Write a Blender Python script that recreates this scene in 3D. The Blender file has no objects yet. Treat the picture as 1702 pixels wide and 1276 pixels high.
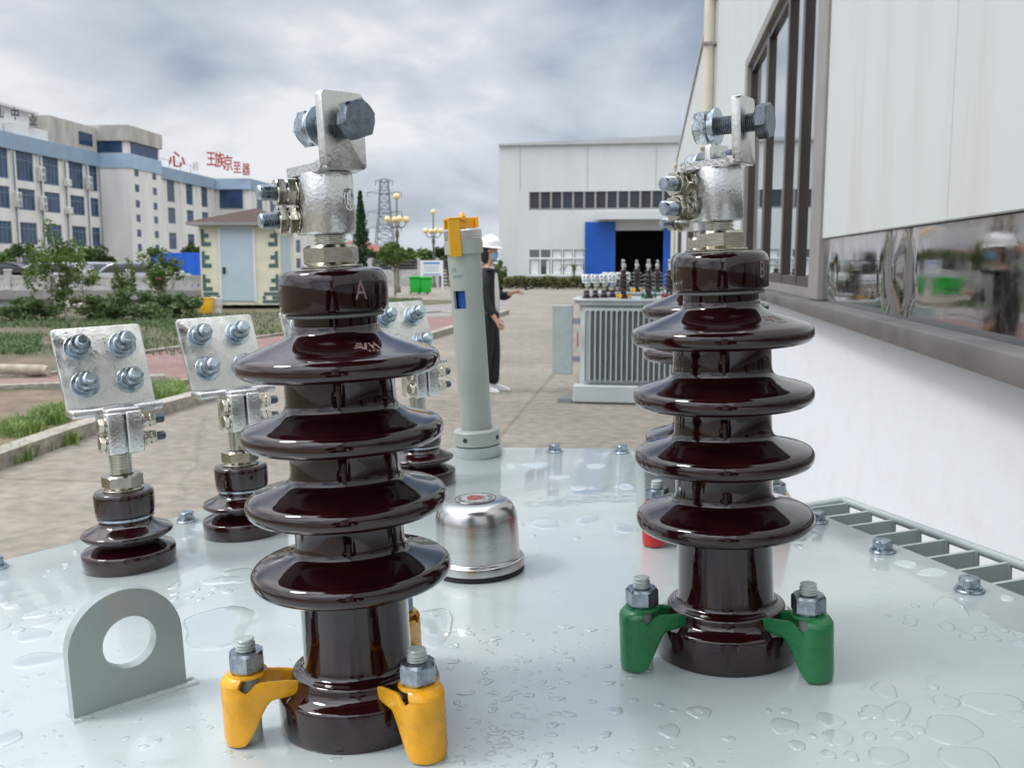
import bpy, bmesh, math, random
from mathutils import Vector, Matrix, Euler, noise
random.seed(7)
R = math.radians
scene = bpy.context.scene
COL = scene.collection
# ------------------------------------------------------------------ camera
CAMZ = 1.44
F = 1600.0; CX = 851.0; CY = 638.0
PITCH = math.atan(201.0 / F)
cd = bpy.data.cameras.new('camera'); cam = bpy.data.objects.new('camera', cd); COL.objects.link(cam)
cam.location = (0, 0, CAMZ); cam.rotation_euler = (R(90) - PITCH, 0, 0)
cd.sensor_width = 36.0; cd.lens = 36.0 * F / 1702.0; cd.clip_start = 0.01; cd.clip_end = 4000
cd.dof.use_dof = True; cd.dof.focus_distance = 0.70; cd.dof.aperture_fstop = 24
scene.camera = cam
# ------------------------------------------------------------------ world: nishita sky seen through broken overcast
SUN_EL, SUN_AZ = 50, -95      # azimuth measured from +Y towards +X
W = bpy.data.worlds.new('World'); scene.world = W; W.use_nodes = True
nt = W.node_tree; nt.nodes.clear()
def N(t, **k):
    n = nt.nodes.new(t)
    for a, b in k.items(): setattr(n, a, b)
    return n
wo = N('ShaderNodeOutputWorld'); bg = N('ShaderNodeBackground'); sky = N('ShaderNodeTexSky')
sky.sky_type = 'NISHITA'; sky.sun_disc = False; sky.sun_elevation = R(SUN_EL); sky.sun_rotation = R(SUN_AZ); sky.dust_density = 2.0
L = nt.links.new
tc = N('ShaderNodeTexCoord'); sp = N('ShaderNodeSeparateXYZ'); L(tc.outputs['Generated'], sp.inputs[0])
def M(op, a, b=None, c=None):
    m = N('ShaderNodeMath', operation=op)
    for i, v in enumerate((a, b, c)):
        if v is None: continue
        if isinstance(v, (int, float)): m.inputs[i].default_value = v
        else: L(v, m.inputs[i])
    return m.outputs[0]
zz = M('ADD', M('MAXIMUM', sp.outputs[2], 0.0), 0.36)
u = M('DIVIDE', sp.outputs[0], zz); v = M('DIVIDE', sp.outputs[1], zz)
cb = N('ShaderNodeCombineXYZ'); L(u, cb.inputs[0]); L(v, cb.inputs[1]); cb.inputs[2].default_value = 3.7
n1 = N('ShaderNodeTexNoise'); n1.inputs['Scale'].default_value = 1.15; n1.inputs['Detail'].default_value = 8; n1.inputs['Roughness'].default_value = .50; n1.inputs['Distortion'].default_value = .35
mp = N('ShaderNodeMapping'); mp.inputs['Location'].default_value = (4.3, 1.9, 0); mp.inputs['Scale'].default_value = (1.0, 1.0, 1)
L(cb.outputs[0], mp.inputs[0]); L(mp.outputs[0], n1.inputs['Vector'])
n2 = N('ShaderNodeTexNoise'); n2.inputs['Scale'].default_value = .45; n2.inputs['Detail'].default_value = 3
L(mp.outputs[0], n2.inputs['Vector'])
cr = N('ShaderNodeValToRGB'); L(n1.outputs['Fac'], cr.inputs[0])
e = cr.color_ramp.elements
e[0].position = .37; e[0].color = (.33, .41, .55, 1)
e[1].position = .58; e[1].color = (1.02, 1.03, 1.05, 1)
x_ = cr.color_ramp.elements.new(.45); x_.color = (.55, .61, .71, 1)
x_ = cr.color_ramp.elements.new(.52); x_.color = (.75, .79, .86, 1)
# clouds are thicker/darker or thinner in broad zones; brighter overhead
cr2 = N('ShaderNodeMapRange'); L(n2.outputs['Fac'], cr2.inputs[0]); cr2.inputs[1].default_value = .3; cr2.inputs[2].default_value = .7; cr2.inputs[3].default_value = .90; cr2.inputs[4].default_value = 1.22
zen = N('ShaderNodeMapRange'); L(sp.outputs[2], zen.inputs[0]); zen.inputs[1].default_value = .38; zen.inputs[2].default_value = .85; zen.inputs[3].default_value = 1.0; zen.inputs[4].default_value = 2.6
hz = N('ShaderNodeMapRange'); L(sp.outputs[2], hz.inputs[0]); hz.inputs[1].default_value = 0; hz.inputs[2].default_value = .22; hz.inputs[3].default_value = .65; hz.inputs[4].default_value = 0.0
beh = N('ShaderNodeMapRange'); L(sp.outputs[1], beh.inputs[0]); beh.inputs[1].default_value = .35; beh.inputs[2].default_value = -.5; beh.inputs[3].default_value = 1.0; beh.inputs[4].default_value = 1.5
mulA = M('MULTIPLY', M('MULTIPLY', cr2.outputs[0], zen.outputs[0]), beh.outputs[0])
mx0 = N('ShaderNodeMixRGB'); mx0.blend_type = 'MIX'; L(hz.outputs[0], mx0.inputs[0]); L(cr.outputs[0], mx0.inputs[1]); mx0.inputs[2].default_value = (.66, .71, .79, 1)
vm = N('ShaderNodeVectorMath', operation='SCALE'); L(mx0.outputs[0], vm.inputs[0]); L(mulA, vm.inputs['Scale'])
sk = N('ShaderNodeVectorMath', operation='SCALE'); L(sky.outputs[0], sk.inputs[0]); sk.inputs['Scale'].default_value = .08
thin = N('ShaderNodeMapRange'); L(n1.outputs['Fac'], thin.inputs[0]); thin.inputs[1].default_value = .30; thin.inputs[2].default_value = .46; thin.inputs[3].default_value = .55; thin.inputs[4].default_value = .08
mx = N('ShaderNodeMixRGB'); L(thin.outputs[0], mx.inputs[0]); L(vm.outputs[0], mx.inputs[1]); L(sk.outputs[0], mx.inputs[2])
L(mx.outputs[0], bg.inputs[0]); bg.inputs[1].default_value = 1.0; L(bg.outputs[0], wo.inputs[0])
sd = bpy.data.lights.new('sun', 'SUN'); sd.energy = 1.4; sd.angle = R(14); sd.color = (1, .96, .90)
so = bpy.data.objects.new('sun', sd); COL.objects.link(so)
sdir = Vector((math.sin(R(SUN_AZ)) * math.cos(R(SUN_EL)), math.cos(R(SUN_AZ)) * math.cos(R(SUN_EL)), math.sin(R(SUN_EL))))
so.rotation_euler = sdir.to_track_quat('Z', 'Y').to_euler()
scene.view_settings.view_transform = 'Standard'; scene.view_settings.look = 'None'
scene.view_settings.exposure = 0.02; scene.view_settings.gamma = 1
scene.render.engine = 'CYCLES'
# ------------------------------------------------------------------ helpers
def ground(px, py, z=0.0):
    """point of the ground seen at that spot of a survey of the photo"""
    fw = Vector((0, math.cos(PITCH), -math.sin(PITCH))); up = Vector((0, math.sin(PITCH), math.cos(PITCH)))
    d = fw + Vector((1, 0, 0)) * ((px - CX) / F) + up * ((CY - py) / F)
    t = (z - CAMZ) / d.z
    return Vector((d.x * t, d.y * t, z))
def far(px, py, Y):
    fw = Vector((0, math.cos(PITCH), -math.sin(PITCH))); up = Vector((0, math.sin(PITCH), math.cos(PITCH)))
    d = fw + Vector((1, 0, 0)) * ((px - CX) / F) + up * ((CY - py) / F)
    t = Y / d.y
    return Vector((d.x * t, Y, CAMZ + d.z * t))
PN = Vector((-.0433, -.0036, 1)).normalized(); PX = (Vector((1, 0, 0)) - PN * PN.x).normalized(); PY = PN.cross(PX)
PM = Matrix(((PX.x, PY.x, PN.x, 0), (PX.y, PY.y, PN.y, 0), (PX.z, PY.z, PN.z, 0), (0, 0, 0, 1)))
H0 = .2991
PM.translation = Vector((0, 0, CAMZ)) - PN * H0
def on_cover(px, py):
    fw = Vector((0, math.cos(PITCH), -math.sin(PITCH))); up = Vector((0, math.sin(PITCH), math.cos(PITCH)))
    d = fw + Vector((1, 0, 0)) * ((px - CX) / F) + up * ((CY - py) / F)
    t = -H0 / d.dot(PN); P = d * t
    return Vector((P.dot(PX), P.dot(PY), 0))

class MB:
    def __init__(s): s.bm = bmesh.new(); s.m = Matrix()
    def v(s, co): return s.bm.verts.new(s.m @ Vector(co))
    def face(s, vs):
        try: return s.bm.faces.new(vs)
        except ValueError: return None
    def box(s, x0, x1, y0, y1, z0, z1, bev=0.0, seg=2):
        vs = [s.v((x, y, z)) for x in (x0, x1) for y in (y0, y1) for z in (z0, z1)]
        fs = [s.face([vs[i] for i in f]) for f in ((0, 1, 3, 2), (4, 6, 7, 5), (0, 4, 5, 1), (2, 3, 7, 6), (0, 2, 6, 4), (1, 5, 7, 3))]
        if bev:
            es = list({e for f in fs for e in f.edges})
            bmesh.ops.bevel(s.bm, geom=es, offset=bev, segments=seg, affect='EDGES', profile=.5)
        return s
    def lathe(s, prof, n=48, cap=True):
        rings = []
        for r, z in prof:
            if r < 1e-6: rings.append([s.v((0, 0, z))])
            else: rings.append([s.v((r * math.cos(2 * math.pi * i / n), r * math.sin(2 * math.pi * i / n), z)) for i in range(n)])
        for a, b in zip(rings, rings[1:]):
            if len(a) == 1 and len(b) == 1: continue
            for i in range(n):
                j = (i + 1) % n
                if len(a) == 1: s.face([a[0], b[j], b[i]])
                elif len(b) == 1: s.face([a[i], a[j], b[0]])
                else: s.face([a[i], a[j], b[j], b[i]])
        if cap:
            if len(rings[0]) > 1: s.face(rings[0][::-1])
            if len(rings[-1]) > 1: s.face(rings[-1])
        return s
    def cyl(s, r, z0, z1, n=32, r2=None, bev=0.0):
        r2 = r if r2 is None else r2
        if bev: return s.lathe([(r - bev, z0), (r, z0 + bev), (r2, z1 - bev), (r2 - bev, z1)], n)
        return s.lathe([(r, z0), (r2, z1)], n)
    def hexa(s, r, z0, z1, ch=.08, n=6, rot=0.0):
        """hex nut or head with chamfered corners: 24-gon rings blending hex and circle"""
        h = z1 - z0; k = 24; ap = r * math.cos(math.pi / 6)
        def ring(rr_lim, z):
            out = []
            for i in range(k):
                a = 2 * math.pi * i / k
                loc = ((a + math.pi / 6) % (math.pi / 3)) - math.pi / 6
                rad = ap / math.cos(math.pi / 6 - abs(loc)) if True else r
                rad = min(rad, rr_lim); out.append(s.v((rad * math.cos(a + rot), rad * math.sin(a + rot), z)))
            return out
        rs = [ring(ap * .985, z0), ring(r * 1.01, z0 + h * .14), ring(r * 1.01, z1 - h * .14), ring(ap * .985, z1)]
        for a, b in zip(rs, rs[1:]):
            for i in range(k): s.face([a[i], a[(i + 1) % k], b[(i + 1) % k], b[i]])
        for rg in (rs[1], rs[2]):
            for i in range(k):
                e_ = s.bm.edges.get((rg[i], rg[(i + 1) % k]))
                if e_: e_.smooth = False
        s.face(rs[0][::-1]); s.face(rs[-1]); return s
    def thread(s, r, z0, z1, pitch, n=24):
        p = []; z = z0; d = pitch * .55
        p.append((r - d, z0))
        while z + pitch <= z1 + 1e-9:
            p += [(r - d, z + pitch * .1), (r, z + pitch * .42), (r, z + pitch * .58), (r - d, z + pitch * .9)]; z += pitch
        p.append((r - d, z1)); return s.lathe(p, n)
    def prism(s, pts, z0, z1, bev=0.0, seg=2):
        a = [s.v((x, y, z0)) for x, y in pts]; b = [s.v((x, y, z1)) for x, y in pts]
        fs = [s.face(a[::-1]), s.face(b)]
        for i in range(len(pts)):
            j = (i + 1) % len(pts); fs.append(s.face([a[i], a[j], b[j], b[i]]))
        if bev:
            es = list({e for f in fs[:2] if f for e in f.edges})
            bmesh.ops.bevel(s.bm, geom=es, offset=bev, segments=seg, affect='EDGES', profile=.5)
        return s
    def tube(s, pts, r, n=12, taper=None):
        pts = [Vector(p) for p in pts]; rings = []
        for i, p in enumerate(pts):
            t = (pts[min(i + 1, len(pts) - 1)] - pts[max(i - 1, 0)]).normalized()
            a = t.orthogonal().normalized() if i == 0 else (pa - t * pa.dot(t)).normalized()
            pa = a; b = t.cross(a); rr = r if taper is None else r + (taper - r) * i / (len(pts) - 1)
            rings.append([s.v(p + (a * math.cos(2 * math.pi * k / n) + b * math.sin(2 * math.pi * k / n)) * rr) for k in range(n)])
        for a, b in zip(rings, rings[1:]):
            for i in range(n): s.face([a[i], a[(i + 1) % n], b[(i + 1) % n], b[i]])
        s.face(rings[0][::-1]); s.face(rings[-1]); return s
    def build(s, name, mat, parent=None, smooth=True, ang=38):
        me = bpy.data.meshes.new(name)
        bmesh.ops.recalc_face_normals(s.bm, faces=s.bm.faces[:])
        if smooth:
            lim = R(ang)
            for f in s.bm.faces: f.smooth = True
            for e in s.bm.edges:
                if len(e.link_faces) == 2 and e.calc_face_angle(0) > lim: e.smooth = False
        s.bm.to_mesh(me); s.bm.free()
        o = bpy.data.objects.new(name, me); COL.objects.link(o)
        if mat is not None: me.materials.append(mat)
        if parent is not None: o.parent = parent
        return o
def tag(o, label=None, cat=None, group=None, kind=None):
    if label: o['label'] = label
    if cat: o['category'] = cat
    if group: o['group'] = group
    if kind: o['kind'] = kind
    return o
def thing(name, label, cat, loc=(0, 0, 0), rz=0.0, group=None):
    o = bpy.data.objects.new(name, None); COL.objects.link(o); o.location = loc; o.rotation_euler = (0, 0, rz)
    o.empty_display_size = .05
    return tag(o, label, cat, group)
KIDS = {}
def kids(o): return [c for c in COL.objects if c.parent == o]
def copy_tree(o, parent=None, memo=None):
    if memo is None:
        memo = {}
        for c in COL.objects:
            if c.parent: memo.setdefault(c.parent.name, []).append(c)
    c = o.copy(); COL.objects.link(c)
    if parent is not None: c.parent = parent
    for ch in memo.get(o.name, []): copy_tree(ch, c, memo)
    return c
def rot_to(axis, at=(0, 0, 0)):
    """matrix taking +Z to axis, placed at a point"""
    q = Vector(axis).normalized().to_track_quat('Z', 'Y').to_matrix().to_4x4(); q.translation = Vector(at); return q
def spline(pts, k=5):
    out = []; P = [pts[0]] + list(pts) + [pts[-1]]
    for i in range(1, len(P) - 2):
        for j in range(k):
            t = j / k; a, b, c, d = P[i - 1], P[i], P[i + 1], P[i + 2]
            out.append(tuple(.5 * (2 * b[q] + (c[q] - a[q]) * t + (2 * a[q] - 5 * b[q] + 4 * c[q] - d[q]) * t * t + (3 * b[q] - a[q] - 3 * c[q] + d[q]) * t ** 3) for q in range(len(b))))
    out.append(tuple(pts[-1])); return out
# ------------------------------------------------------------------ materials
def mat(name, col, rough=.5, metal=0.0, var=0.0, vscale=5.0, bump=0.0, bscale=50.0, coat=0.0, rvar=0.0, col2=None, stretch=None, spec=.5, alpha=None, trans=0.0, ior=None, detail=5, obj=True, coatr=.03, bdist=.01, lo=.35, hi=.65):
    m = bpy.data.materials.new(name); m.use_nodes = True; t = m.node_tree; b = t.nodes['Principled BSDF']
    b.inputs['Base Color'].default_value = (*col, 1); b.inputs['Roughness'].default_value = rough; b.inputs['Metallic'].default_value = metal
    b.inputs['Coat Weight'].default_value = coat; b.inputs['Coat Roughness'].default_value = coatr
    b.inputs['Specular IOR Level'].default_value = spec; b.inputs['Transmission Weight'].default_value = trans
    if ior: b.inputs['IOR'].default_value = ior
    tcn = t.nodes.new('ShaderNodeTexCoord'); mpn = t.nodes.new('ShaderNodeMapping'); t.links.new(tcn.outputs['Object'], mpn.inputs[0])
    if stretch: mpn.inputs['Scale'].default_value = stretch
    if var or col2 or rvar:
        nz = t.nodes.new('ShaderNodeTexNoise'); nz.inputs['Scale'].default_value = vscale; nz.inputs['Detail'].default_value = detail; nz.inputs['Roughness'].default_value = .6
        t.links.new(mpn.outputs[0], nz.inputs['Vector'])
        mr = t.nodes.new('ShaderNodeMapRange'); t.links.new(nz.outputs['Fac'], mr.inputs[0]); mr.inputs[1].default_value = lo; mr.inputs[2].default_value = hi
        mxn = t.nodes.new('ShaderNodeMixRGB'); t.links.new(mr.outputs[0], mxn.inputs[0])
        c2 = col2 if col2 else tuple(min(1, c * (1 + var)) for c in col); c1 = col if col2 else tuple(c * (1 - var) for c in col)
        mxn.inputs[1].default_value = (*c1, 1); mxn.inputs[2].default_value = (*c2, 1)
        if var or col2: t.links.new(mxn.outputs[0], b.inputs['Base Color'])
        if rvar:
            m2 = t.nodes.new('ShaderNodeMapRange'); t.links.new(nz.outputs['Fac'], m2.inputs[0]); m2.inputs[1].default_value = lo; m2.inputs[2].default_value = hi
            m2.inputs[3].default_value = max(0.01, rough - rvar); m2.inputs[4].default_value = rough + rvar; t.links.new(m2.outputs[0], b.inputs['Roughness'])
    if bump:
        nb = t.nodes.new('ShaderNodeTexNoise'); nb.inputs['Scale'].default_value = bscale; nb.inputs['Detail'].default_value = 4
        t.links.new(mpn.outputs[0], nb.inputs['Vector'])
        bn = t.nodes.new('ShaderNodeBump'); bn.inputs['Strength'].default_value = bump; bn.inputs['Distance'].default_value = bdist
        t.links.new(nb.outputs['Fac'], bn.inputs['Height']); t.links.new(bn.outputs[0], b.inputs['Normal'])
        if coat: t.links.new(bn.outputs[0], b.inputs['Coat Normal'])
    return m
MT = {}
MT['porcelain'] = mat('brown porcelain glaze', (.0175, .0028, .0036), .05, var=.35, vscale=30, rvar=.03, bump=.09, bscale=28, bdist=.003, coat=.6)
MT['cast'] = mat('galvanised casting', (.70, .71, .70), .28, 1, var=.10, vscale=60, bump=.35, bscale=420, bdist=.0012, rvar=.08)
MT['cast_dull'] = mat('tinned plate', (.70, .71, .68), .34, 1, var=.14, vscale=70, bump=.30, bscale=300, bdist=.001, rvar=.10)
MT['zinc'] = mat('zinc plated steel', (.36, .41, .46), .33, 1, var=.35, vscale=150, bump=.25, bscale=600, bdist=.0008, rvar=.12)
MT['zinc_dark'] = mat('dark galvanised steel', (.20, .23, .27), .40, 1, var=.35, vscale=160, bump=.3, bscale=500, bdist=.0008, rvar=.12)
MT['washer'] = mat('blue passivated zinc', (.50, .58, .64), .30, 1, var=.15, vscale=120, rvar=.08)
MT['nickel'] = mat('nickel plated brass', (.52, .49, .42), .20, 1, var=.15, vscale=90, bump=.08, bscale=300, bdist=.0008)
MT['bright_thread'] = mat('bright thread', (.66, .66, .60), .22, 1, var=.1, vscale=80)
MT['paint_thread'] = mat('pale painted stud', (.42, .47, .45), .28, coat=.5, var=.15, vscale=200)
MT['paint'] = mat('grey green enamel', (.36, .41, .41), .22, coat=.4, var=.05, vscale=6, bump=.06, bscale=70, bdist=.002)
MT['lug'] = mat('lug enamel', (.34, .39, .39), .30, coat=.4, var=.06, vscale=10, bump=.10, bscale=90, bdist=.002)
MT['gauge'] = mat('gauge tube paint', (.34, .37, .335), .30, var=.06, vscale=12, bump=.04, bscale=120, bdist=.001)
MT['yellow'] = mat('yellow coating', (.85, .40, .008), .32, coat=.3, var=.16, vscale=55, bump=.30, bscale=160, bdist=.0015, rvar=.10)
MT['green'] = mat('green coating', (.012, .17, .055), .32, coat=.3, var=.16, vscale=55, bump=.30, bscale=160, bdist=.0015, rvar=.10)
MT['red'] = mat('red coating', (.50, .012, .018), .32, coat=.3, var=.16, vscale=55, bump=.30, bscale=160, bdist=.0015, rvar=.10)
MT['plastic_yellow'] = mat('translucent yellow pin', (.75, .36, .01), .25, coat=.3, bump=.1, bscale=200, bdist=.001)
MT['steel_brushed'] = mat('brushed stainless dome', (.58, .58, .57), .24, 1, var=.10, vscale=8, bump=.05, bscale=300, bdist=.0005, stretch=(1, 1, 12), rvar=.05)
MT['water'] = mat('water film on enamel', (.47, .53, .535), .04, coat=1.0, coatr=.01, spec=.6)
MT['black'] = mat('black rubber', (.015, .015, .016), .6)
MT['gasket'] = mat('grey gasket', (.22, .22, .22), .6)
MT['mark'] = mat('pale glaze print', (.30, .20, .18), .4)
MT['white'] = mat('white paint', (.70, .71, .71), .5, var=.04, vscale=3)
MT['red_flat'] = mat('red print', (.34, .05, .045), .5)
MT['blue_flat'] = mat('blue float', (.015, .07, .33), .35)
MT['teal'] = mat('teal print', (.10, .25, .28), .5)

# ================================================================== BIG STRUCTURE
# ------------------------------------------------------------------ ground sheets
def sheet(name, pts, z, m, kind='structure', div=0, amp=0.0, parent=None):
    mb = MB(); vs = [mb.v((p[0], p[1], z)) for p in pts]; mb.face(vs)
    o = mb.build(name, m, parent, smooth=False); tag(o, kind=kind); return o
def ground_mat(name, cols, s1, s2, rough=.9, crack=False, bump=.3):
    m = bpy.data.materials.new(name); m.use_nodes = True; t = m.node_tree; b = t.nodes['Principled BSDF']; b.inputs['Roughness'].default_value = rough
    tcn = t.nodes.new('ShaderNodeTexCoord')
    a = t.nodes.new('ShaderNodeTexNoise'); a.inputs['Scale'].default_value = s1; a.inputs['Detail'].default_value = 8; a.inputs['Roughness'].default_value = .65; t.links.new(tcn.outputs['Object'], a.inputs['Vector'])
    c = t.nodes.new('ShaderNodeTexNoise'); c.inputs['Scale'].default_value = s2; c.inputs['Detail'].default_value = 6; t.links.new(tcn.outputs['Object'], c.inputs['Vector'])
    r1 = t.nodes.new('ShaderNodeValToRGB'); t.links.new(a.outputs['Fac'], r1.inputs[0])
    r1.color_ramp.elements[0].position = .32; r1.color_ramp.elements[1].position = .68
    r1.color_ramp.elements[0].color = (*cols[0], 1); r1.color_ramp.elements[1].color = (*cols[1], 1)
    if len(cols) > 2: q = r1.color_ramp.elements.new(.5); q.color = (*cols[2], 1)
    mr = t.nodes.new('ShaderNodeMapRange'); t.links.new(c.outputs['Fac'], mr.inputs[0]); mr.inputs[1].default_value = .3; mr.inputs[2].default_value = .7; mr.inputs[3].default_value = .74; mr.inputs[4].default_value = 1.16
    vmn = t.nodes.new('ShaderNodeVectorMath'); vmn.operation = 'SCALE'; t.links.new(r1.outputs[0], vmn.inputs[0]); t.links.new(mr.outputs[0], vmn.inputs['Scale'])
    out = vmn.outputs[0]
    if crack:
        vo = t.nodes.new('ShaderNodeTexVoronoi'); vo.feature = 'DISTANCE_TO_EDGE'; vo.inputs['Scale'].default_value = .33
        dn = t.nodes.new('ShaderNodeTexNoise'); dn.inputs['Scale'].default_value = 1.4; dn.inputs['Detail'].default_value = 5; t.links.new(tcn.outputs['Object'], dn.inputs['Vector'])
        mxv = t.nodes.new('ShaderNodeMixRGB'); mxv.inputs[0].default_value = .18; t.links.new(tcn.outputs['Object'], mxv.inputs[1]); t.links.new(dn.outputs['Color'], mxv.inputs[2])
        t.links.new(mxv.outputs[0], vo.inputs['Vector'])
        m1 = t.nodes.new('ShaderNodeMapRange'); t.links.new(vo.outputs['Distance'], m1.inputs[0]); m1.inputs[1].default_value = .0; m1.inputs[2].default_value = .006; m1.inputs[3].default_value = .82; m1.inputs[4].default_value = 1
        br = t.nodes.new('ShaderNodeTexBrick'); br.inputs['Scale'].default_value = 1; br.inputs['Brick Width'].default_value = 5; br.inputs['Row Height'].default_value = 4.0; br.inputs['Mortar Size'].default_value = .02
        br.offset = 0; br.inputs['Color1'].default_value = (1, 1, 1, 1); br.inputs['Color2'].default_value = (.93, .93, .93, 1); br.inputs['Mortar'].default_value = (.72, .70, .66, 1)
        mpn = t.nodes.new('ShaderNodeMapping'); mpn.inputs['Rotation'].default_value = (0, 0, R(8)); mpn.inputs['Location'].default_value = (1.2, 2.2, 0)
        t.links.new(tcn.outputs['Object'], mpn.inputs[0]); t.links.new(mpn.outputs[0], br.inputs['Vector'])
        v2 = t.nodes.new('ShaderNodeVectorMath'); v2.operation = 'SCALE'; t.links.new(out, v2.inputs[0]); t.links.new(m1.outputs[0], v2.inputs['Scale'])
        v3 = t.nodes.new('ShaderNodeVectorMath'); v3.operation = 'MULTIPLY'; t.links.new(v2.outputs[0], v3.inputs[0]); t.links.new(br.outputs['Color'], v3.inputs[1]); out = v3.outputs[0]
    t.links.new(out, b.inputs['Base Color'])
    bn = t.nodes.new('ShaderNodeBump'); bn.inputs['Strength'].default_value = bump; bn.inputs['Distance'].default_value = .03; t.links.new(c.outputs['Fac'], bn.inputs['Height']); t.links.new(bn.outputs[0], b.inputs['Normal'])
    return m
MG = ground_mat('grassy soil', [(.045, .060, .022), (.150, .110, .072), (.085, .075, .042)], .6, 6)
MSOIL = ground_mat('dug soil', [(.10, .07, .045), (.20, .15, .105)], 1.6, 9, bump=.8)
MCON = ground_mat('yard concrete', [(.185, .164, .135), (.265, .237, .200), (.225, .200, .166)], .6, 9, .85, crack=True, bump=.05)
MPATH = ground_mat('reddish path', [(.17, .095, .088), (.24, .155, .14)], .7, 10, .85, bump=.1)
MROAD = ground_mat('grey road', [(.19, .175, .175), (.25, .23, .225)], .5, 10, .85, bump=.1)
MKERB = ground_mat('kerb concrete', [(.24, .22, .185), (.38, .35, .31)], 2.5, 20, .9, bump=.4)
sheet('ground', [(-700, -300), (700, -300), (700, 1500), (-700, 1500)], 0, MG)
kerb_px = [(-420, 960), (-200, 862), (0, 782), (162, 722), (321, 676), (560, 606), (721, 563), (772, 546), (846, 522)]
KP = [ground(*p) for p in kerb_px]
yard = [(p.x, p.y) for p in KP] + [(-.6, 34), (-1.2, 58.8), (30, 57), (40, -12), (-9, -12)]
sheet('yard', yard, .004, MCON)
# reddish footpath curving past the soil bed
near_e = [ground(*p) for p in [(-300, 664), (54, 645), (317, 637), (560, 595), (740, 551)]]
far_e = [ground(*p) for p in [(765, 526), (720, 520), (560, 545), (400, 567), (231, 590), (140, 613), (54, 627), (-300, 640)]]
sheet('path', [(p.x, p.y) for p in near_e + far_e], .004, MPATH)
nr = [ground(*p) for p in [(560, 540), (760, 524), (846, 518), (846, 498), (735, 506), (560, 516)]]
sheet('road', [(p.x, p.y) for p in nr], .008, MROAD)
sheet('pavement', [(p.x, p.y) for p in [ground(*q) for q in [(640, 498), (735, 499), (836, 497), (836, 474), (640, 474)]]], .004, MCON)
sheet('soil', [(p.x, p.y) for p in [ground(*q) for q in [(-400, 945), (-200, 855), (0, 775), (162, 716), (230, 700), (200, 652), (54, 650), (-300, 672)]]], .008, MSOIL)
def kerb(name, P, w, h):
    mb = MB(); n = len(P)
    L_, R_ = [], []
    for i in range(n):
        t = (P[min(i + 1, n - 1)] - P[max(i - 1, 0)]).normalized(); s = Vector((-t.y, t.x, 0)) * w
        L_.append(P[i] + s); R_.append(P[i])
    sec = [(L_, 0), (L_, h), (R_, h), (R_, 0)]
    rows = [[mb.v((p.x + (.012 if j == 2 else 0), p.y, z if z else -.02)) for p in line] for j, (line, z) in enumerate(sec)]
    for a, b in zip(rows, rows[1:]):
        for i in range(n - 1): mb.face([a[i], a[i + 1], b[i + 1], b[i]])
    mb.face([r[0] for r in rows]); mb.face([r[-1] for r in rows][::-1])
    o = mb.build(name, MKERB, smooth=False); tag(o, kind='structure'); return o
def dense(P, step=.5):
    out = []
    sp_ = spline([tuple(p) for p in P], 6)
    return [Vector(q) for q in sp_]
kerb('kerb', dense(KP), .16, .12)
kerb('path_kerb', dense(near_e), .10, .05)
kerb('path_kerb', dense(far_e[::-1]), .10, .05)

# ------------------------------------------------------------------ right hand workshop wall (with mirror strip and windows)
TH = math.atan(.1464); D0 = .865
MCLAD = mat('white cladding', (.57, .60, .59), .45, col2=(.47, .48, .455), vscale=3.0, lo=.50, hi=.85, detail=8, stretch=(1, 1, .12), bump=.05, bscale=6, bdist=.01, spec=.5)
MPLAS = mat('white plaster', (.70, .73, .77), .85, col2=(.655, .675, .70), vscale=5, bump=.22, bscale=14, bdist=.012, lo=.50, hi=.80, detail=8)
MSTONE = mat('stone sill', (.115, .11, .105), .40, var=.25, vscale=3, rvar=.1, bump=.15, bscale=12, bdist=.006)
MALU = mat('brown aluminium', (.075, .060, .050), .38, metal=.4, var=.15, vscale=2)
MALUG = mat('grey trim', (.30, .285, .27), .45, metal=.3, var=.1, vscale=2)
MGLASS = mat('dark window glass', (.02, .026, .032), .02, spec=1.0, coat=1.0, coatr=.01, ior=1.7)
MPIPE = mat('cream pvc pipe', (.58, .54, .44), .45, var=.06, vscale=2)
MROOF = mat('grey roof sheet', (.40, .41, .41), .5, var=.06, vscale=1)
# wobbly mirror strip
mm = bpy.data.materials.new('mirror steel'); mm.use_nodes = True; t = mm.node_tree; b = t.nodes['Principled BSDF']
b.inputs['Base Color'].default_value = (.34, .34, .335, 1); b.inputs['Metallic'].default_value = 1; b.inputs['Roughness'].default_value = .07
tcn = t.nodes.new('ShaderNodeTexCoord'); nz = t.nodes.new('ShaderNodeTexNoise'); nz.inputs['Scale'].default_value = 3.0; nz.inputs['Detail'].default_value = 1
nz2 = t.nodes.new('ShaderNodeTexNoise'); nz2.inputs['Scale'].default_value = 11; nz2.inputs['Detail'].default_value = 8; nz2.inputs['Roughness'].default_value = .7
t.links.new(tcn.outputs['Object'], nz.inputs['Vector']); t.links.new(tcn.outputs['Object'], nz2.inputs['Vector'])
bn = t.nodes.new('ShaderNodeBump'); bn.inputs['Strength'].default_value = .022; bn.inputs['Distance'].default_value = .06; t.links.new(nz.outputs['Fac'], bn.inputs['Height']); t.links.new(bn.outputs[0], b.inputs['Normal'])
mr = t.nodes.new('ShaderNodeMapRange'); t.links.new(nz2.outputs['Fac'], mr.inputs[0]); mr.inputs[1].default_value = .42; mr.inputs[2].default_value = .72; mr.inputs[3].default_value = .03; mr.inputs[4].default_value = .11; t.links.new(mr.outputs[0], b.inputs['Roughness'])
sxy = t.nodes.new('ShaderNodeSeparateXYZ'); t.links.new(tcn.outputs['Object'], sxy.inputs[0])
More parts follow.
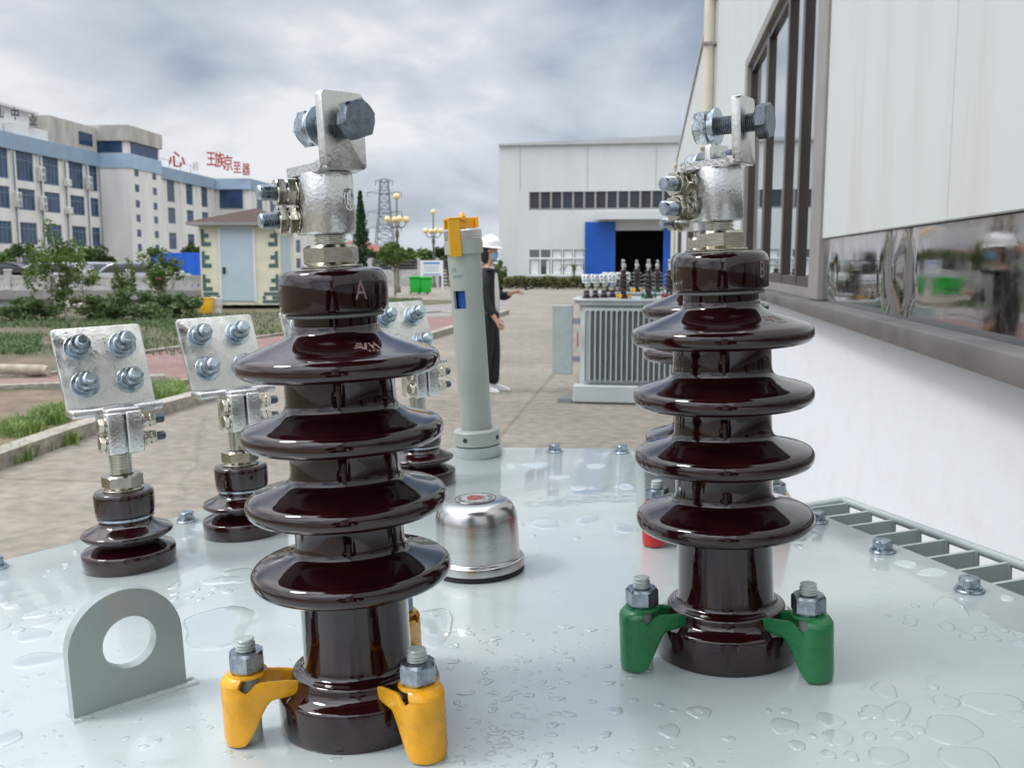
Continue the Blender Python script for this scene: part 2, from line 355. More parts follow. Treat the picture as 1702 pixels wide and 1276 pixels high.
dz_ = t.nodes.new('ShaderNodeMapRange'); t.links.new(sxy.outputs[2], dz_.inputs[0]); dz_.inputs[1].default_value = 1.46; dz_.inputs[2].default_value = 1.56; dz_.inputs[3].default_value = 0; dz_.inputs[4].default_value = .75
mu = t.nodes.new('ShaderNodeMath'); mu.operation = 'MULTIPLY'; t.links.new(dz_.outputs[0], mu.inputs[0]); t.links.new(nz2.outputs['Fac'], mu.inputs[1])
df = t.nodes.new('ShaderNodeBsdfDiffuse'); df.inputs[0].default_value = (.42, .36, .32, 1)
msh = t.nodes.new('ShaderNodeMixShader'); t.links.new(mu.outputs[0], msh.inputs[0]); t.links.new(b.outputs[0], msh.inputs[1]); t.links.new(df.outputs[0], msh.inputs[2])
t.links.new(msh.outputs[0], t.nodes['Material Output'].inputs[0])
wk = thing('workshop_building', 'white clad workshop on the right with a mirror steel strip and tall brown framed windows', 'building',
           (D0 * math.cos(TH), -D0 * math.sin(TH), 0), R(90) - TH)
# local frame: +x runs away along the wall, +y points towards the camera side (left)
UE = 46
mb = MB(); mb.box(-4, UE, -12, 0, -.1, 1.18); mb.build('base_wall', MPLAS, wk, smooth=False)
mb = MB(); mb.box(-4, UE, -.05, .104, 1.18, 1.245, .004, 2); mb.build('sill', MSTONE, wk)
mb = MB(); mb.box(-4, UE, -11.9, -.06, 1.20, 5.55); mb.build('inner_wall', MCLAD, wk, smooth=False)
# mirror strip as a subdivided sheet with a buckled joint
mb = MB(); nu, nv = 220, 14; us = [-3 + (5.18 + 3) * i / nu for i in range(nu + 1)]
def buck(u_, v_):
    k = math.exp(-((u_ - 3.62) / .16) ** 2) * math.sin(math.pi * v_) * .022
    k2 = math.exp(-((u_ - 4.95) / .10) ** 2) * math.sin(math.pi * v_) * .010
    return k * math.cos((u_ - 3.62) * 22) + k2
g = [[mb.v((uu, .004 + buck(uu, j / nv), 1.245 + .313 * j / nv)) for j in range(nv + 1)] for uu in us]
for i in range(nu):
    for j in range(nv): mb.face([g[i][j], g[i + 1][j], g[i + 1][j + 1], g[i][j + 1]])
mb.build('mirror_strip', mm, wk)
mb = MB(); mb.box(-4, 5.18, -.058, 0, 1.245, 1.558); mb.build('strip_backing', MSTONE, wk, smooth=False)
# cladding panels with open joints
joints = [-4, -1.55, -.02, 1.50, 3.03, 4.57, 5.16]
for a, b_ in zip(joints, joints[1:]):
    mb = MB(); mb.box(a + .007, b_ - .007, -.058, .016, 1.562, 5.50, .004, 1); mb.build('cladding_panel', MCLAD, wk, smooth=False)
for j_ in joints[1:-1]:
    mb = MB(); mb.box(j_ - .0068, j_ + .0068, -.057, .004, 1.563, 5.49); mb.build('joint_seal', MT['black'], wk, smooth=False)
def wall_run(a, b_):
    u0 = a
    while u0 < b_ - .01:
        u1 = min(u0 + 1.53, b_); mb = MB(); mb.box(u0 + .004, u1 - .004, -.058, .016, 1.29, 5.50, .003, 1); mb.build('cladding_panel', MCLAD, wk, smooth=False); u0 = u1
wins = [(5.16, 9.75), (21, 26), (31, 36)]
prev = 9.75
for (a, b_) in wins:
    if a > 6: wall_run(prev, a)
    prev = b_
    # above and below the window
    mb = MB(); mb.box(a + .004, b_ - .004, -.058, .014, 3.36, 5.50); mb.build('lintel_panel', MCLAD, wk, smooth=False)
    fr = MB(); fr.box(a, a + .28, -.055, .035, 1.247, 3.355, .006, 1); fr.box(b_ - .20, b_, -.055, .035, 1.247, 3.355, .006, 1)
    fr.box(a + .28, b_ - .20, -.055, .03, 3.27, 3.355); fr.box(a + .28, b_ - .2, -.055, .012, 1.247, 1.30)
    wf = fr.build('window', MALUG, wk, smooth=False)
    mu_ = MB()
    ws = [a + .28 + (b_ - a - .48) * k for k in (0, .19, .36, .66, 1)]
    for k, w_ in enumerate(ws):
        q0 = w_ - .045; q1 = w_ + .045
        if k == 0: q0 = w_; q1 = w_ + .06
        if k == 4: q0 = w_ - .06; q1 = w_
        if k == 3: q0 -= .03; q1 += .04
        mu_.box(q0, q1, -.05, -.004, 1.31, 3.262)
    mu_.box(ws[0], ws[-1], -.048, -.008, 3.20, 3.266); mu_.box(ws[0], ws[-1], -.048, -.008, 1.302, 1.36)
    mu_.build('mullion', MALU, wf, smooth=False)
    gl = MB(); gl.box(ws[0] + .01, ws[-1] - .01, -.052, -.034, 1.31, 3.262); gl.build('pane', MGLASS, wf, smooth=False)
wall_run(prev, UE)
mb = MB(); mb.box(-4, UE, -12, .06, 5.505, 5.60); mb.build('roof', MROOF, wk, smooth=False)
for uu, ztop in ((14.9, 5.28), (40, 5.28)):
    mb = MB(); mb.tube([(uu, .12, .1), (uu, .12, ztop - .16), (uu, .115, ztop - .05), (uu - .03, .08, ztop + .03), (uu - .10, .04, ztop + .06), (uu - .22, 0.0, ztop + .075)], .085, 16)
    dp = mb.build('downpipe', MPIPE, wk)
    mb = MB()
    for zz_ in (1.6, 3.1, 4.6): mb.box(uu - .11, uu + .11, .018, .21, zz_, zz_ + .035)
    mb.build('bracket', MALUG, dp, smooth=False)

# ------------------------------------------------------------------ far white workshop hall
hl = thing('factory_hall', 'far white factory hall with dark window strip and blue sliding doors', 'building', (-.80, 60, 0), -TH)
def hs(px, off=0.0):      # distance along the hall front seen at that survey column
    r_ = (px - CX) / F / 1.008; # X = r*Y ; X=-.8+s cos, Y=60 - s sin
    return (r_ * 60 + .8) / (math.cos(TH) + r_ * math.sin(TH))
def hz_(px, py):
    s = hs(px); Y = 60 - s * math.sin(TH); return far(px, py, Y).z
MHALL = mat('hall cladding', (.55, .57, .56), .55, var=.05, vscale=.6, stretch=(1, 1, .2))
MBLUE = mat('blue door sheet', (.003, .085, .42), .4, var=.06, vscale=2)
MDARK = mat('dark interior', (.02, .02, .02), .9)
MHG = mat('dark hall glass', (.035, .04, .05), .18, spec=.25, var=.4, vscale=.5)
S1 = hs(879); S2 = 22.; DL = hs(1022); DR = hs(1102); DZ = hz_(1040, 383); WZ0 = hz_(1000, 347); WZ1 = hz_(1000, 318)
BL = hs(972); GZ0 = hz_(900, 457); GZ1 = hz_(900, 415); HT = 8.5
mb = MB()
mb.box(0, S1, 0, .3, 0, HT); mb.box(S1, S2, 0, .3, WZ1, HT); mb.box(S1, BL, 0, .3, GZ1, WZ0); mb.box(S1, BL, 0, .3, 0, GZ0)
mb.box(BL, DL, 0, .3, 0, WZ0); mb.box(DL, DR, 0, .3, DZ, WZ0); mb.box(DR, S2, 0, .3, 0, WZ0)
mb.box(0, .3, .3, 30, 0, HT); mb.box(S2 - .3, S2, .3, 30, 0, HT); mb.box(.3, S2 - .3, 29.7, 30, 0, HT)
mb.build('wall', MHALL, hl, smooth=False)
mb = MB(); mb.prism([(0, HT), (S2, HT), (S2, HT + .1), (S2 / 2, HT + .42), (0, HT + .1)], 0, 1)
for v_ in mb.bm.verts: x, y, z = v_.co; v_.co = (x, z * 30.4 - .2, y + .001)
mb.build('roof', MROOF, hl, smooth=False)
mb = MB(); mb.box(.31, S2 - .31, .6, 29, .01, .03); mb.build('floor', MDARK, hl, smooth=False)
mb = MB(); mb.box(S1, S2, .12, .16, WZ0, WZ1); w_ = mb.build('window', MHG, hl, smooth=False); tag(w_, 'long strip of dark high windows')
mb = MB(); dS = (hs(1100) - S1) / 12; k = 0
while S1 + k * dS < S2: mb.box(S1 + k * dS - .06, S1 + k * dS + .06, .02, .12, WZ0, WZ1); k += 1
mb.box(S1, S2, .0, .12, WZ0 - .05, WZ0 + .05); mb.build('frame', MALUG, w_, smooth=False)
mb = MB(); mb.box(S1, BL, .14, .18, GZ0, GZ1); w_ = mb.build('window', MGLASS, hl, smooth=False); tag(w_, 'ground floor window with pale curtains')
mb = MB()
for k in range(6): x = S1 + (BL - S1) * k / 5; mb.box(x - .04, x + .04, .02, .14, GZ0, GZ1)
zm = GZ0 + (GZ1 - GZ0) * .66; mb.box(S1, BL, .0, .14, zm - .05, zm + .05); mb.box(S1, BL, -.08, .13, GZ0 - .08, GZ0 + .04); mb.build('frame', MT['white'], w_, smooth=False)
for k in range(5):
    mb = MB(); x0 = S1 + (BL - S1) * k / 5 + .1; x1 = S1 + (BL - S1) * (k + 1) / 5 - .1
    if k == 1: x0 = (x0 + x1) / 2 + .05
    n_ = 7
    for q in range(n_):
        a = x0 + (x1 - x0) * q / n_; mb.box(a, a + (x1 - x0) / n_, .105 + .01 * (q % 2), .13, GZ0 + .05, zm + (.5 if k > 1 else -.05))
    mb.build('curtain', MT['white'], w_, smooth=False)

for (a, b_) in ((BL, DL), (DR, DR + (DL - BL))):
    mb = MB(); mb.box(a, b_, -.14, -.06, .05, hz_(1000, 369))
    k = a
    while k < b_ - .1: mb.box(k, k + .03, -.155, -.14, .05, hz_(1000, 369)); k += .25
    mb.build('sliding_door', MBLUE, hl, smooth=False)
mb = MB(); mb.box(hs(990), hs(1130), -1.3, -.02, hz_(1040, 362), hz_(1040, 354)); mb.box(hs(990), hs(1130), -1.32, -1.22, hz_(1040, 366), hz_(1040, 353)); mb.build('canopy', MHALL, hl, smooth=False)
mb = MB()
x = 1.3
while x < S2 - .5: mb = MB(); mb.box(x, x + .02, -.012, -.001, WZ1 + .1, HT - .1); mb.build('joint_strip', MALUG, hl, smooth=False); x += 4.1

# ------------------------------------------------------------------ left office block
OB = thing('office_building', 'long off-white office block with blue parapet band, stair tower and rooftop letters, far left', 'building', (-60, 0, 0), R(90) - math.atan(.0663))
MOFF = mat('stained white tiles', (.68, .665, .63), .7, var=.10, vscale=.35, stretch=(1, 1, .3))
MBAND = mat('blue grey band', (.25, .34, .44), .6, var=.08, vscale=.4)
MBAND2 = mat('pale blue band', (.33, .44, .56), .6, var=.08, vscale=.4)
MWIN = mat('blue tinted glass', (.03, .062, .125), .12, spec=.3, var=.35, vscale=.5)
MWF = mat('window frame', (.22, .26, .30), .5)
MCAP = mat('weathered concrete', (.42, .40, .36), .85, var=.25, vscale=.5, stretch=(1, 1, .35))
MAC = mat('ac casing', (.60, .60, .56), .6, var=.1, vscale=3)
# rows (z0, z1)
ROWS = [(10.2, 13.3), (7.1, 9.4), (3.4, 5.8), (.4, 2.3)]
def office_wing(u0, u1, y, cols, depth=12):
    mb = MB(); mb.box(u0, u1, y, y + depth, 0, 14.9); mb.build('wall', MOFF, OB, smooth=False)
    mb = MB(); mb.box(u0, u1, y - .5, y - .003, 13.3, 15.0); mb.build('parapet_band', MBAND, OB, smooth=False)
    # spandrels and piers standing proud of the glass
    mb = MB(); zs = [(0, .4), (2.3, 3.4), (5.8, 7.1), (9.4, 10.2)]
    for z0, z1 in zs: mb.box(u0, u1, y - .22, y - .003, z0, z1)
    edges = [u0] + [q for c, w in cols for q in (c - w / 2, c + w / 2)] + [u1]
    for a, b_ in zip(edges[0::2], edges[1::2]):
        if b_ - a > .05:
            for z0, z1 in ROWS: mb.box(a, b_, y - .22, y - .003, z0, z1)
            c = (a + b_) / 2; mb.box(c - .35, c + .35, y - .36, y - .221, 0, 13.29)
    mb.build('facade_grid', MOFF, OB, smooth=False)
    for c, w in cols:
        for z0, z1 in ROWS:
            mb = MB(); mb.box(c - w / 2 + .02, c + w / 2 - .02, y - .10, y - .004, z0 + .02, z1 - .02); wn = mb.build('window', MWIN, OB, smooth=False)
            mb = MB(); n_ = 4 if w > 2.5 else 2
            for k in range(n_ + 1): x = c - w / 2 + .05 + (w - .1) * k / n_; mb.box(x - .03, x + .03, y - .14, y - .101, z0 + .02, z1 - .02)
            zt = z1 - (z1 - z0) * .28; mb.box(c - w / 2, c + w / 2, y - .145, y - .102, zt - .03, zt + .03); mb.box(c - w / 2, c + w / 2, y - .15, y - .102, z0 + .02, z0 + .1)
            mb.build('frame', MWF, wn, smooth=False)
office_wing(86, 123, 0, [(91, 3.3), (96.4, 3.3), (101.8, 3.3), (106.6, 3.3), (111.8, 3.3), (117.4, 3.3), (121.5, 2.0)])
office_wing(132.4, 160, -.8, [(136.5, 2.6), (142.6, 2.6), (149.4, 2.6), (155.4, 2.6)])
office_wing(160, 200, -6.5, [(165, 3.0), (172, 3.0), (179, 3.0), (187, 3.0)], 18)
mb = MB(); mb.box(159.78, 159.95, -5.6, -1.8, 10.3, 13.2); mb.build('window', MWIN, OB, smooth=False)
mb = MB(); mb.box(159.5, 159.96, -7.0, -.9, 13.3, 15.0); mb.build('parapet_band', MBAND2, OB, smooth=False)
# stair tower
mb = MB(); mb.box(123, 132.4, -4.1, 6, 0, 13.2); mb.box(123.12, 132.28, -3.98, 5.9, 13.2, 16.5); mb.build('stair_tower', MOFF, OB, smooth=False)
mb = MB(); mb.box(122.88, 132.5, -4.22, 6, 13.2, 15.0); mb.build('parapet_band', MBAND2, OB, smooth=False)
mb = MB(); mb.box(122.8, 132.6, -4.35, 6.1, 16.5, 18.4); mb.build('tower_cap', MCAP, OB, smooth=False)
mb = MB(); mb.box(122.98, 123.11, -3.3, -.1, 15.1, 16.45); mb.build('window', MWIN, OB, smooth=False)
mb = MB(); mb.box(124, 131.7, -4.09, -3.985, 15.05, 16.45); mb.build('window', MWIN, OB, smooth=False)
for z in (12.8, 10.85, 8.9, 7.1, 5.2, 3.4):
    for uu in (125.0, 130.2):
        mb = MB(); mb.box(uu - .55, uu + .55, -4.13, -4.09, z - .45, z + .45); mb.build('window', MWIN, OB, smooth=False)
# roof top rooms
mb = MB(); mb.box(112, 122.7, -.3, 8, 15.0, 18.0); mb.build('roof_room', MCAP, OB, smooth=False)
mb = MB(); mb.box(118.3, 121.5, -.36, -.302, 15.6, 17.1); mb.build('window', MWIN, OB, smooth=False)
mb = MB(); mb.box(90, 110, 1.0, 9, 14.95, 17.9); mb.box(89.6, 111, .4, 9.3, 17.9, 18.15); mb.build('roof_room', MT['white'], OB, smooth=False)
mb = MB(); mb.box(105, 117, -.05, .9, 15.0, 16.2); mb.build('roof_parapet', MT['white'], OB, smooth=False)
for (uu, z) in ((109.1, 11.2), (109.1, 8.0), (104.2, 8.1), (119.6, 11.1)):
    mb = MB(); mb.box(uu - .45, uu + .45, -.85, -.37, z - .8, z + .8, .05, 1); ac = mb.build('air_conditioner', MAC, OB)
    mb = MB()
    for q in (-.38, .38): mb.m = rot_to((0, -1, 0), (uu, -.85, z + q)); mb.cyl(.3, .001, .02, 16)
    mb.build('fan_grille', MWF, ac)
for (uu, z) in ((114.6, 10.7), (114.6, 7.5)):
    mb = MB(); mb.box(uu - .5, uu + .5, -.85, -.37, z - .4, z + .4, .05, 1); mb.build('air_conditioner', MAC, OB)
for uu in (104.1, 109.2, 114.5, 119.5, 122.6):
    mb = MB(); mb.tube([(uu, -.45, 0), (uu, -.45, 13.2)], .09, 6); mb.build('rain_pipe', MWF, OB)
# rooftop letters
MRED = mat('red sign letters', (.42, .03, .03), .5, var=.15, vscale=1); MBLK = mat('dark sign letters', (.05, .06, .07), .6)
def text_mesh(body, size, ext=0.0, bold=0.0):
    c = bpy.data.curves.new('t', 'FONT'); c.body = body; c.size = size; c.extrude = ext; c.offset = bold; c.align_x = 'CENTER'; c.align_y = 'CENTER'; c.resolution_u = 3
    o = bpy.data.objects.new('t', c); COL.objects.link(o); bpy.context.view_layer.update()
    me = bpy.data.meshes.new_from_object(o.evaluated_get(bpy.context.evaluated_depsgraph_get())); bpy.data.objects.remove(o); bpy.data.curves.remove(c)
    return me
def roof_letter(ch, px, py, Y, hpx, m, rzd):
    p = far(px, py, Y); s = hpx / F * Y
    me = text_mesh(ch, s * 1.05, .12, .04 * s * .3); me.transform(Matrix.Diagonal((.62 if ch != '心' else 1, 1, 1, 1))); me.name = 'roof_letter'; me.materials.append(m)
    o = bpy.data.objects.new('roof_letter', me); COL.objects.link(o)
    o.parent = OB; o.matrix_parent_inverse = Matrix()
    Mw = Matrix.Translation(p) @ Matrix.Rotation(rzd, 4, 'Z') @ Matrix.Rotation(R(90), 4, 'X')
    base = Matrix.Translation(OB.location) @ Matrix.Rotation(OB.rotation_euler.z, 4, 'Z')
    o.matrix_basis = base.inverted() @ Mw
for ch, px, py, Y, h in (('心', 294, 267, 138, 26), ('王', 351, 266, 150, 24), ('族', 365, 268, 153, 25), ('京', 379, 273, 156, 25), ('至', 394, 280, 158, 20), ('器', 409, 283, 158, 20)):
    roof_letter(ch, px, py, Y, h, MRED, R(28))
for ch, px, py, Y, h in (('检', 325, 277, 146, 16),): roof_letter(ch, px, py, Y, h, MAC, R(28))
for ch, px, py, Y, h in (('山', 1, 190, 100, 15), ('中', 25, 191, 104, 20), ('业', 55, 201, 108, 20)): roof_letter(ch, px, py, Y, h, MBLK, R(35))
mb = MB()
for a in range(134, 158, 4): mb.tube([(a, .5, 15), (a, .5, 16.6)], .05, 5)
mb.tube([(134, .5, 15.3), (157, .5, 15.3)], .05, 5); mb.tube([(134, .5, 16.5), (157, .5, 16.5)], .05, 5)
mb.build('sign_frame', MWF, OB)
mb = MB()
for px, Y in ((1, 100), (25, 104), (55, 108)):
    p = far(px, 205, Y); q = Matrix.Translation(OB.location) @ Matrix.Rotation(OB.rotation_euler.z, 4, 'Z'); p = q.inverted() @ p
    mb.tube([(p.x, p.y, 17.2), (p.x, p.y, p.z + .8)], .06, 5)
mb.build('sign_frame', MBLK, OB)
# ================================================================== END STRUCTURE PART 1
# ================================================================== FOREGROUND TRANSFORMER
def set_on_cover(o, x, y, rz=0.0, z=0.0, lean=None):
    m = PM @ Matrix.Translation((x, y, z)) @ Matrix.Rotation(rz, 4, 'Z')
    if lean: m = m @ lean
    o.matrix_world = m
# wet enamel of the cover
mc = bpy.data.materials.new('wet cover enamel'); mc.use_nodes = True; t = mc.node_tree; b = t.nodes['Principled BSDF']
tcn = t.nodes.new('ShaderNodeTexCoord')
def nz_(scale, det=5, dist=0.0):
    q = t.nodes.new('ShaderNodeTexNoise'); q.inputs['Scale'].default_value = scale; q.inputs['Detail'].default_value = det; q.inputs['Distortion'].default_value = dist
    t.links.new(tcn.outputs['Object'], q.inputs['Vector']); return q
def mr_(src, a, b_, c, d):
    q = t.nodes.new('ShaderNodeMapRange'); t.links.new(src, q.inputs[0])
    for i, v_ in enumerate((a, b_, c, d)): q.inputs[i + 1].default_value = v_
    return q.outputs[0]
cn = nz_(5.5, 6); mxc = t.nodes.new('ShaderNodeMixRGB'); t.links.new(mr_(cn.outputs['Fac'], .35, .65, 0, 1), mxc.inputs[0]); mxc.inputs[1].default_value = (.470, .530, .535, 1); mxc.inputs[2].default_value = (.505, .565, .568, 1)
dt = nz_(26, 9, 1.2); gr = nz_(420, 2); mx2 = t.nodes.new('ShaderNodeMixRGB'); t.links.new(mr_(gr.outputs['Fac'], .72, .78, 0, .6), mx2.inputs[0]); t.links.new(mxc.outputs[0], mx2.inputs[1]); mx2.inputs[2].default_value = (.20, .20, .18, 1)
mx3 = t.nodes.new('ShaderNodeMixRGB'); t.links.new(mr_(dt.outputs['Fac'], .58, .72, 0, .35), mx3.inputs[0]); t.links.new(mx2.outputs[0], mx3.inputs[1]); mx3.inputs[2].default_value = (.36, .38, .35, 1)
t.links.new(mx3.outputs[0], b.inputs['Base Color'])
b.inputs['Roughness'].default_value = .32; b.inputs['Coat Weight'].default_value = .85; b.inputs['Coat Roughness'].default_value = .06; b.inputs['Coat IOR'].default_value = 1.42
wet = nz_(7.0, 3, .6); t.links.new(mr_(wet.outputs['Fac'], .44, .56, .11, .02), b.inputs['Coat Roughness'])
bb = nz_(16, 3); bb2 = nz_(150, 3); ad = t.nodes.new('ShaderNodeMath'); ad.operation = 'MULTIPLY_ADD'; t.links.new(bb2.outputs['Fac'], ad.inputs[0]); ad.inputs[1].default_value = .05; t.links.new(bb.outputs['Fac'], ad.inputs[2])
bn = t.nodes.new('ShaderNodeBump'); bn.inputs['Strength'].default_value = .06; bn.inputs['Distance'].default_value = .01; t.links.new(ad.outputs[0], bn.inputs['Height']); t.links.new(bn.outputs[0], b.inputs['Normal']); t.links.new(bn.outputs[0], b.inputs['Coat Normal'])
MT['cover'] = mc
HEX = [(-.107, 1.545), (.212, 1.463), (.535, .40), (.42, .22), (-.60, .40), (-.775, .768)]
tr = thing('power_transformer', 'wet grey-green transformer in the foreground whose hexagonal bolted cover fills the bottom of the photo', 'transformer')
tr.matrix_world = PM
mb = MB(); mb.prism(HEX, -.010, 0, .0015, 2); mb.build('cover', MT['cover'], tr)
cen = Vector((-.09, .85)); IN = [tuple(cen + (Vector(p) - cen) * .93) for p in HEX]
mb = MB(); mb.prism([tuple(cen + (Vector(p) - cen) * .965) for p in HEX], -.022, -.0105); mb.build('gasket_flange', MT['paint'], tr)
mb = MB(); mb.prism(IN, -1.05, -.0225); mb.build('tank', MT['paint'], tr, smooth=False)
# radiator fins along three long sides
def fins(A, B, n, length=.062, gap0=.03, top=-.020):
    A = Vector(A); B = Vector(B); d = (B - A).normalized(); nn = Vector((-d.y, d.x))
    if nn.dot((A + B) / 2 - cen) < 0: nn = -nn
    Lh = (B - A).length; mb = MB()
    for k in range(n):
        p = A + d * (gap0 + (Lh - 2 * gap0) * k / (n - 1)); q = p + nn * length; w = d * .0022
        pp = [p - nn * .05 - w, q - w, q + w, p - nn * .05 + w]
        mb.prism([(v.x, v.y) for v in pp], -.93, top)
        # rolled rib near the tip
        mb.tube([(q.x, q.y, -.93), (q.x, q.y, top - .001)], .0042, 8)
    o = mb.build('radiator_fins', MT['paint'], tr, smooth=True)
    mb = MB(); e0 = A + d * (gap0 - .012) + nn * (length + .004); e1 = B - d * (gap0 - .012) + nn * (length + .004)
    mb.tube([(e0.x, e0.y, -.90), (e1.x, e1.y, -.90)], .0052, 12); mb.build('radiator_rod', MT['paint'], tr)
    mb = MB(); mb.tube([(e0.x, e0.y, top), (e1.x, e1.y, top)], .0052, 12)
    i0 = A + d * gap0 - nn * .02
    mb.tube([(e0.x, e0.y, top - .0005), (i0.x, i0.y, top - .0005)], .0050, 12)
    mb.build('radiator_rod', MT['paint'], tr)
fins((.300, 1.173), (.530, .415), 18, .100)
fins((-.74, .815), (-.22, 1.41), 18, .100, .03, -.14)
# cover bolts
def cover_bolt():
    mb = MB(); mb.lathe([(.0, 0), (.0125, 0), (.0125, .0016), (.0118, .0024), (.0, .0024)], 32, cap=False); mb.lathe([(.011, .0024), (.0105, .004), (.009, .0042)], 32)
    mb.hexa(.0098, .0042, .0118)
    mb.lathe([(.0072, .0118), (.0060, .0121), (.0, .0121)], 24, cap=False)
    return mb.build('cover_bolt', MT['zinc'], tr)
bolt0 = None
bolts = [(922, 750), (1033, 752), (310, 866), (-8, 944), (1357, 867), (1467, 916), (1611, 981)]
bl = [on_cover(*p) for p in bolts] + [Vector((.2, 1.43, 0)), Vector((-.08, 1.50, 0)), Vector((-.20, 1.385, 0)), Vector((-.70, .84, 0)), Vector((.42, .68, 0)), Vector((.452, .57, 0))]
for i, p in enumerate(bl):
    if i == 0: bolt0 = cover_bolt(); o = bolt0
    else: o = bolt0.copy(); COL.objects.link(o)
    o.location = p; o.rotation_euler = (0, 0, random.uniform(0, 1)); o['group'] = 'bolts round the cover rim'
# lifting lug
mb = MB(); Lw = .0785; r_ = Lw / 2; hh = .083
a0 = Vector((-.3147, .625)); a1 = Vector((-.2551, .6761)); dl = (a1 - a0).normalized()
outer = [(-r_, 0)] + [(r_ * math.cos(math.pi - math.pi * k / 28), hh - r_ + r_ * math.sin(math.pi * k / 28)) for k in range(29)] + [(r_, 0)]
hr = .0185; hc = (0.002, .0445); n_ = 40
bm = mb.bm; th = .0055
def lug_side(y):
    ov = [mb.v((x, y, z)) for x, z in outer]; iv = [mb.v((hc[0] + hr * math.cos(2 * math.pi * k / n_), y, hc[1] + hr * math.sin(2 * math.pi * k / n_))) for k in range(n_)]
    return ov, iv
oa, ia = lug_side(-th); ob_, ib = lug_side(th)
for ov, iv in ((oa, ia), (ob_, ib)):
    es = [bm.edges.new((ov[i], ov[(i + 1) % len(ov)])) for i in range(len(ov))] + [bm.edges.new((iv[i], iv[(i + 1) % n_])) for i in range(n_)]
    bmesh.ops.triangle_fill(bm, use_beauty=True, edges=es)
for i in range(len(oa)): mb.face([oa[i], oa[(i + 1) % len(oa)], ob_[(i + 1) % len(oa)], ob_[i]])
for i in range(n_): mb.face([ia[i], ia[(i + 1) % n_], ib[(i + 1) % n_], ib[i]])
es = [e_ for e_ in bm.edges if len(e_.link_faces) == 2 and e_.calc_face_angle(0) > 1.2 and max(v_.co.z for v_ in e_.verts) > .001]
bmesh.ops.bevel(bm, geom=es, offset=.0016, segments=2, affect='EDGES', profile=.5)
lug = mb.build('lifting_lug', MT['lug'], tr); lug.location = ((a0.x + a1.x) / 2, (a0.y + a1.y) / 2, 0); lug.rotation_euler = (0, 0, math.atan2(dl.y, dl.x))
mb = MB()
for s_ in (-1, 1):
    pts = [(-r_ - .001 + (Lw + .008) * k / 60, s_ * (.0055 + .0007 * noise.noise(Vector((k * .5, s_, 0)))), -.0020 + .0010 * noise.noise(Vector((k * .7, s_, 5)))) for k in range(61)]
    mb.tube(pts, .0048, 12)
mb.build('weld_bead', MT['cover'], lug)
# ------------------------------------------------------------------ water drops: real flat beads of water on the enamel
mw = MB(); rnd = random.Random(5)
def drop(x, y, r, el=1.0, ang=0.0, irr=.12, hgt=.16):
    n = 20; ph = [rnd.uniform(0, 6.28) for _ in range(4)]
    h = min(r * hgt, .0008) * (1.0 if y < 1.15 else .35)
    def rad(a): return r * (1 + irr * math.sin(2 * a + ph[0]) + irr * .7 * math.sin(3 * a + ph[1]) + irr * .4 * math.sin(5 * a + ph[2]))
    rings = []
    for f_, z_ in ((1.0, -.0001), (.97, .35), (.88, .70), (.70, .92), (.40, 1.0)):
        rg = []
        for k in range(n):
            a = 2 * math.pi * k / n; rr = rad(a) * f_; px_, py_ = rr * math.cos(a) * el, rr * math.sin(a)
            rg.append(mw.v((x + px_ * math.cos(ang) - py_ * math.sin(ang), y + px_ * math.sin(ang) + py_ * math.cos(ang), (z_ * h) if z_ > 0 else z_)))
        rings.append(rg)
    for a_, b_ in zip(rings, rings[1:]):
        for k in range(n): mw.face([a_[k], a_[(k + 1) % n], b_[(k + 1) % n], b_[k]])
    mw.face(rings[-1])
taken = []
def dpx(px, py, wpx, hpx=None, ang=0):
    p = on_cover(px, py); q = on_cover(px + wpx / 2, py); r = (q - p).length
    el = 1.0
    if hpx:
        q2 = on_cover(px, py - hpx / 2); r2 = (q2 - p).length; el = r / r2; drop(p.x, p.y, r2, el, ang, .10)
    else: drop(p.x, p.y, r, 1, ang)
    taken.append((p.x, p.y, r))
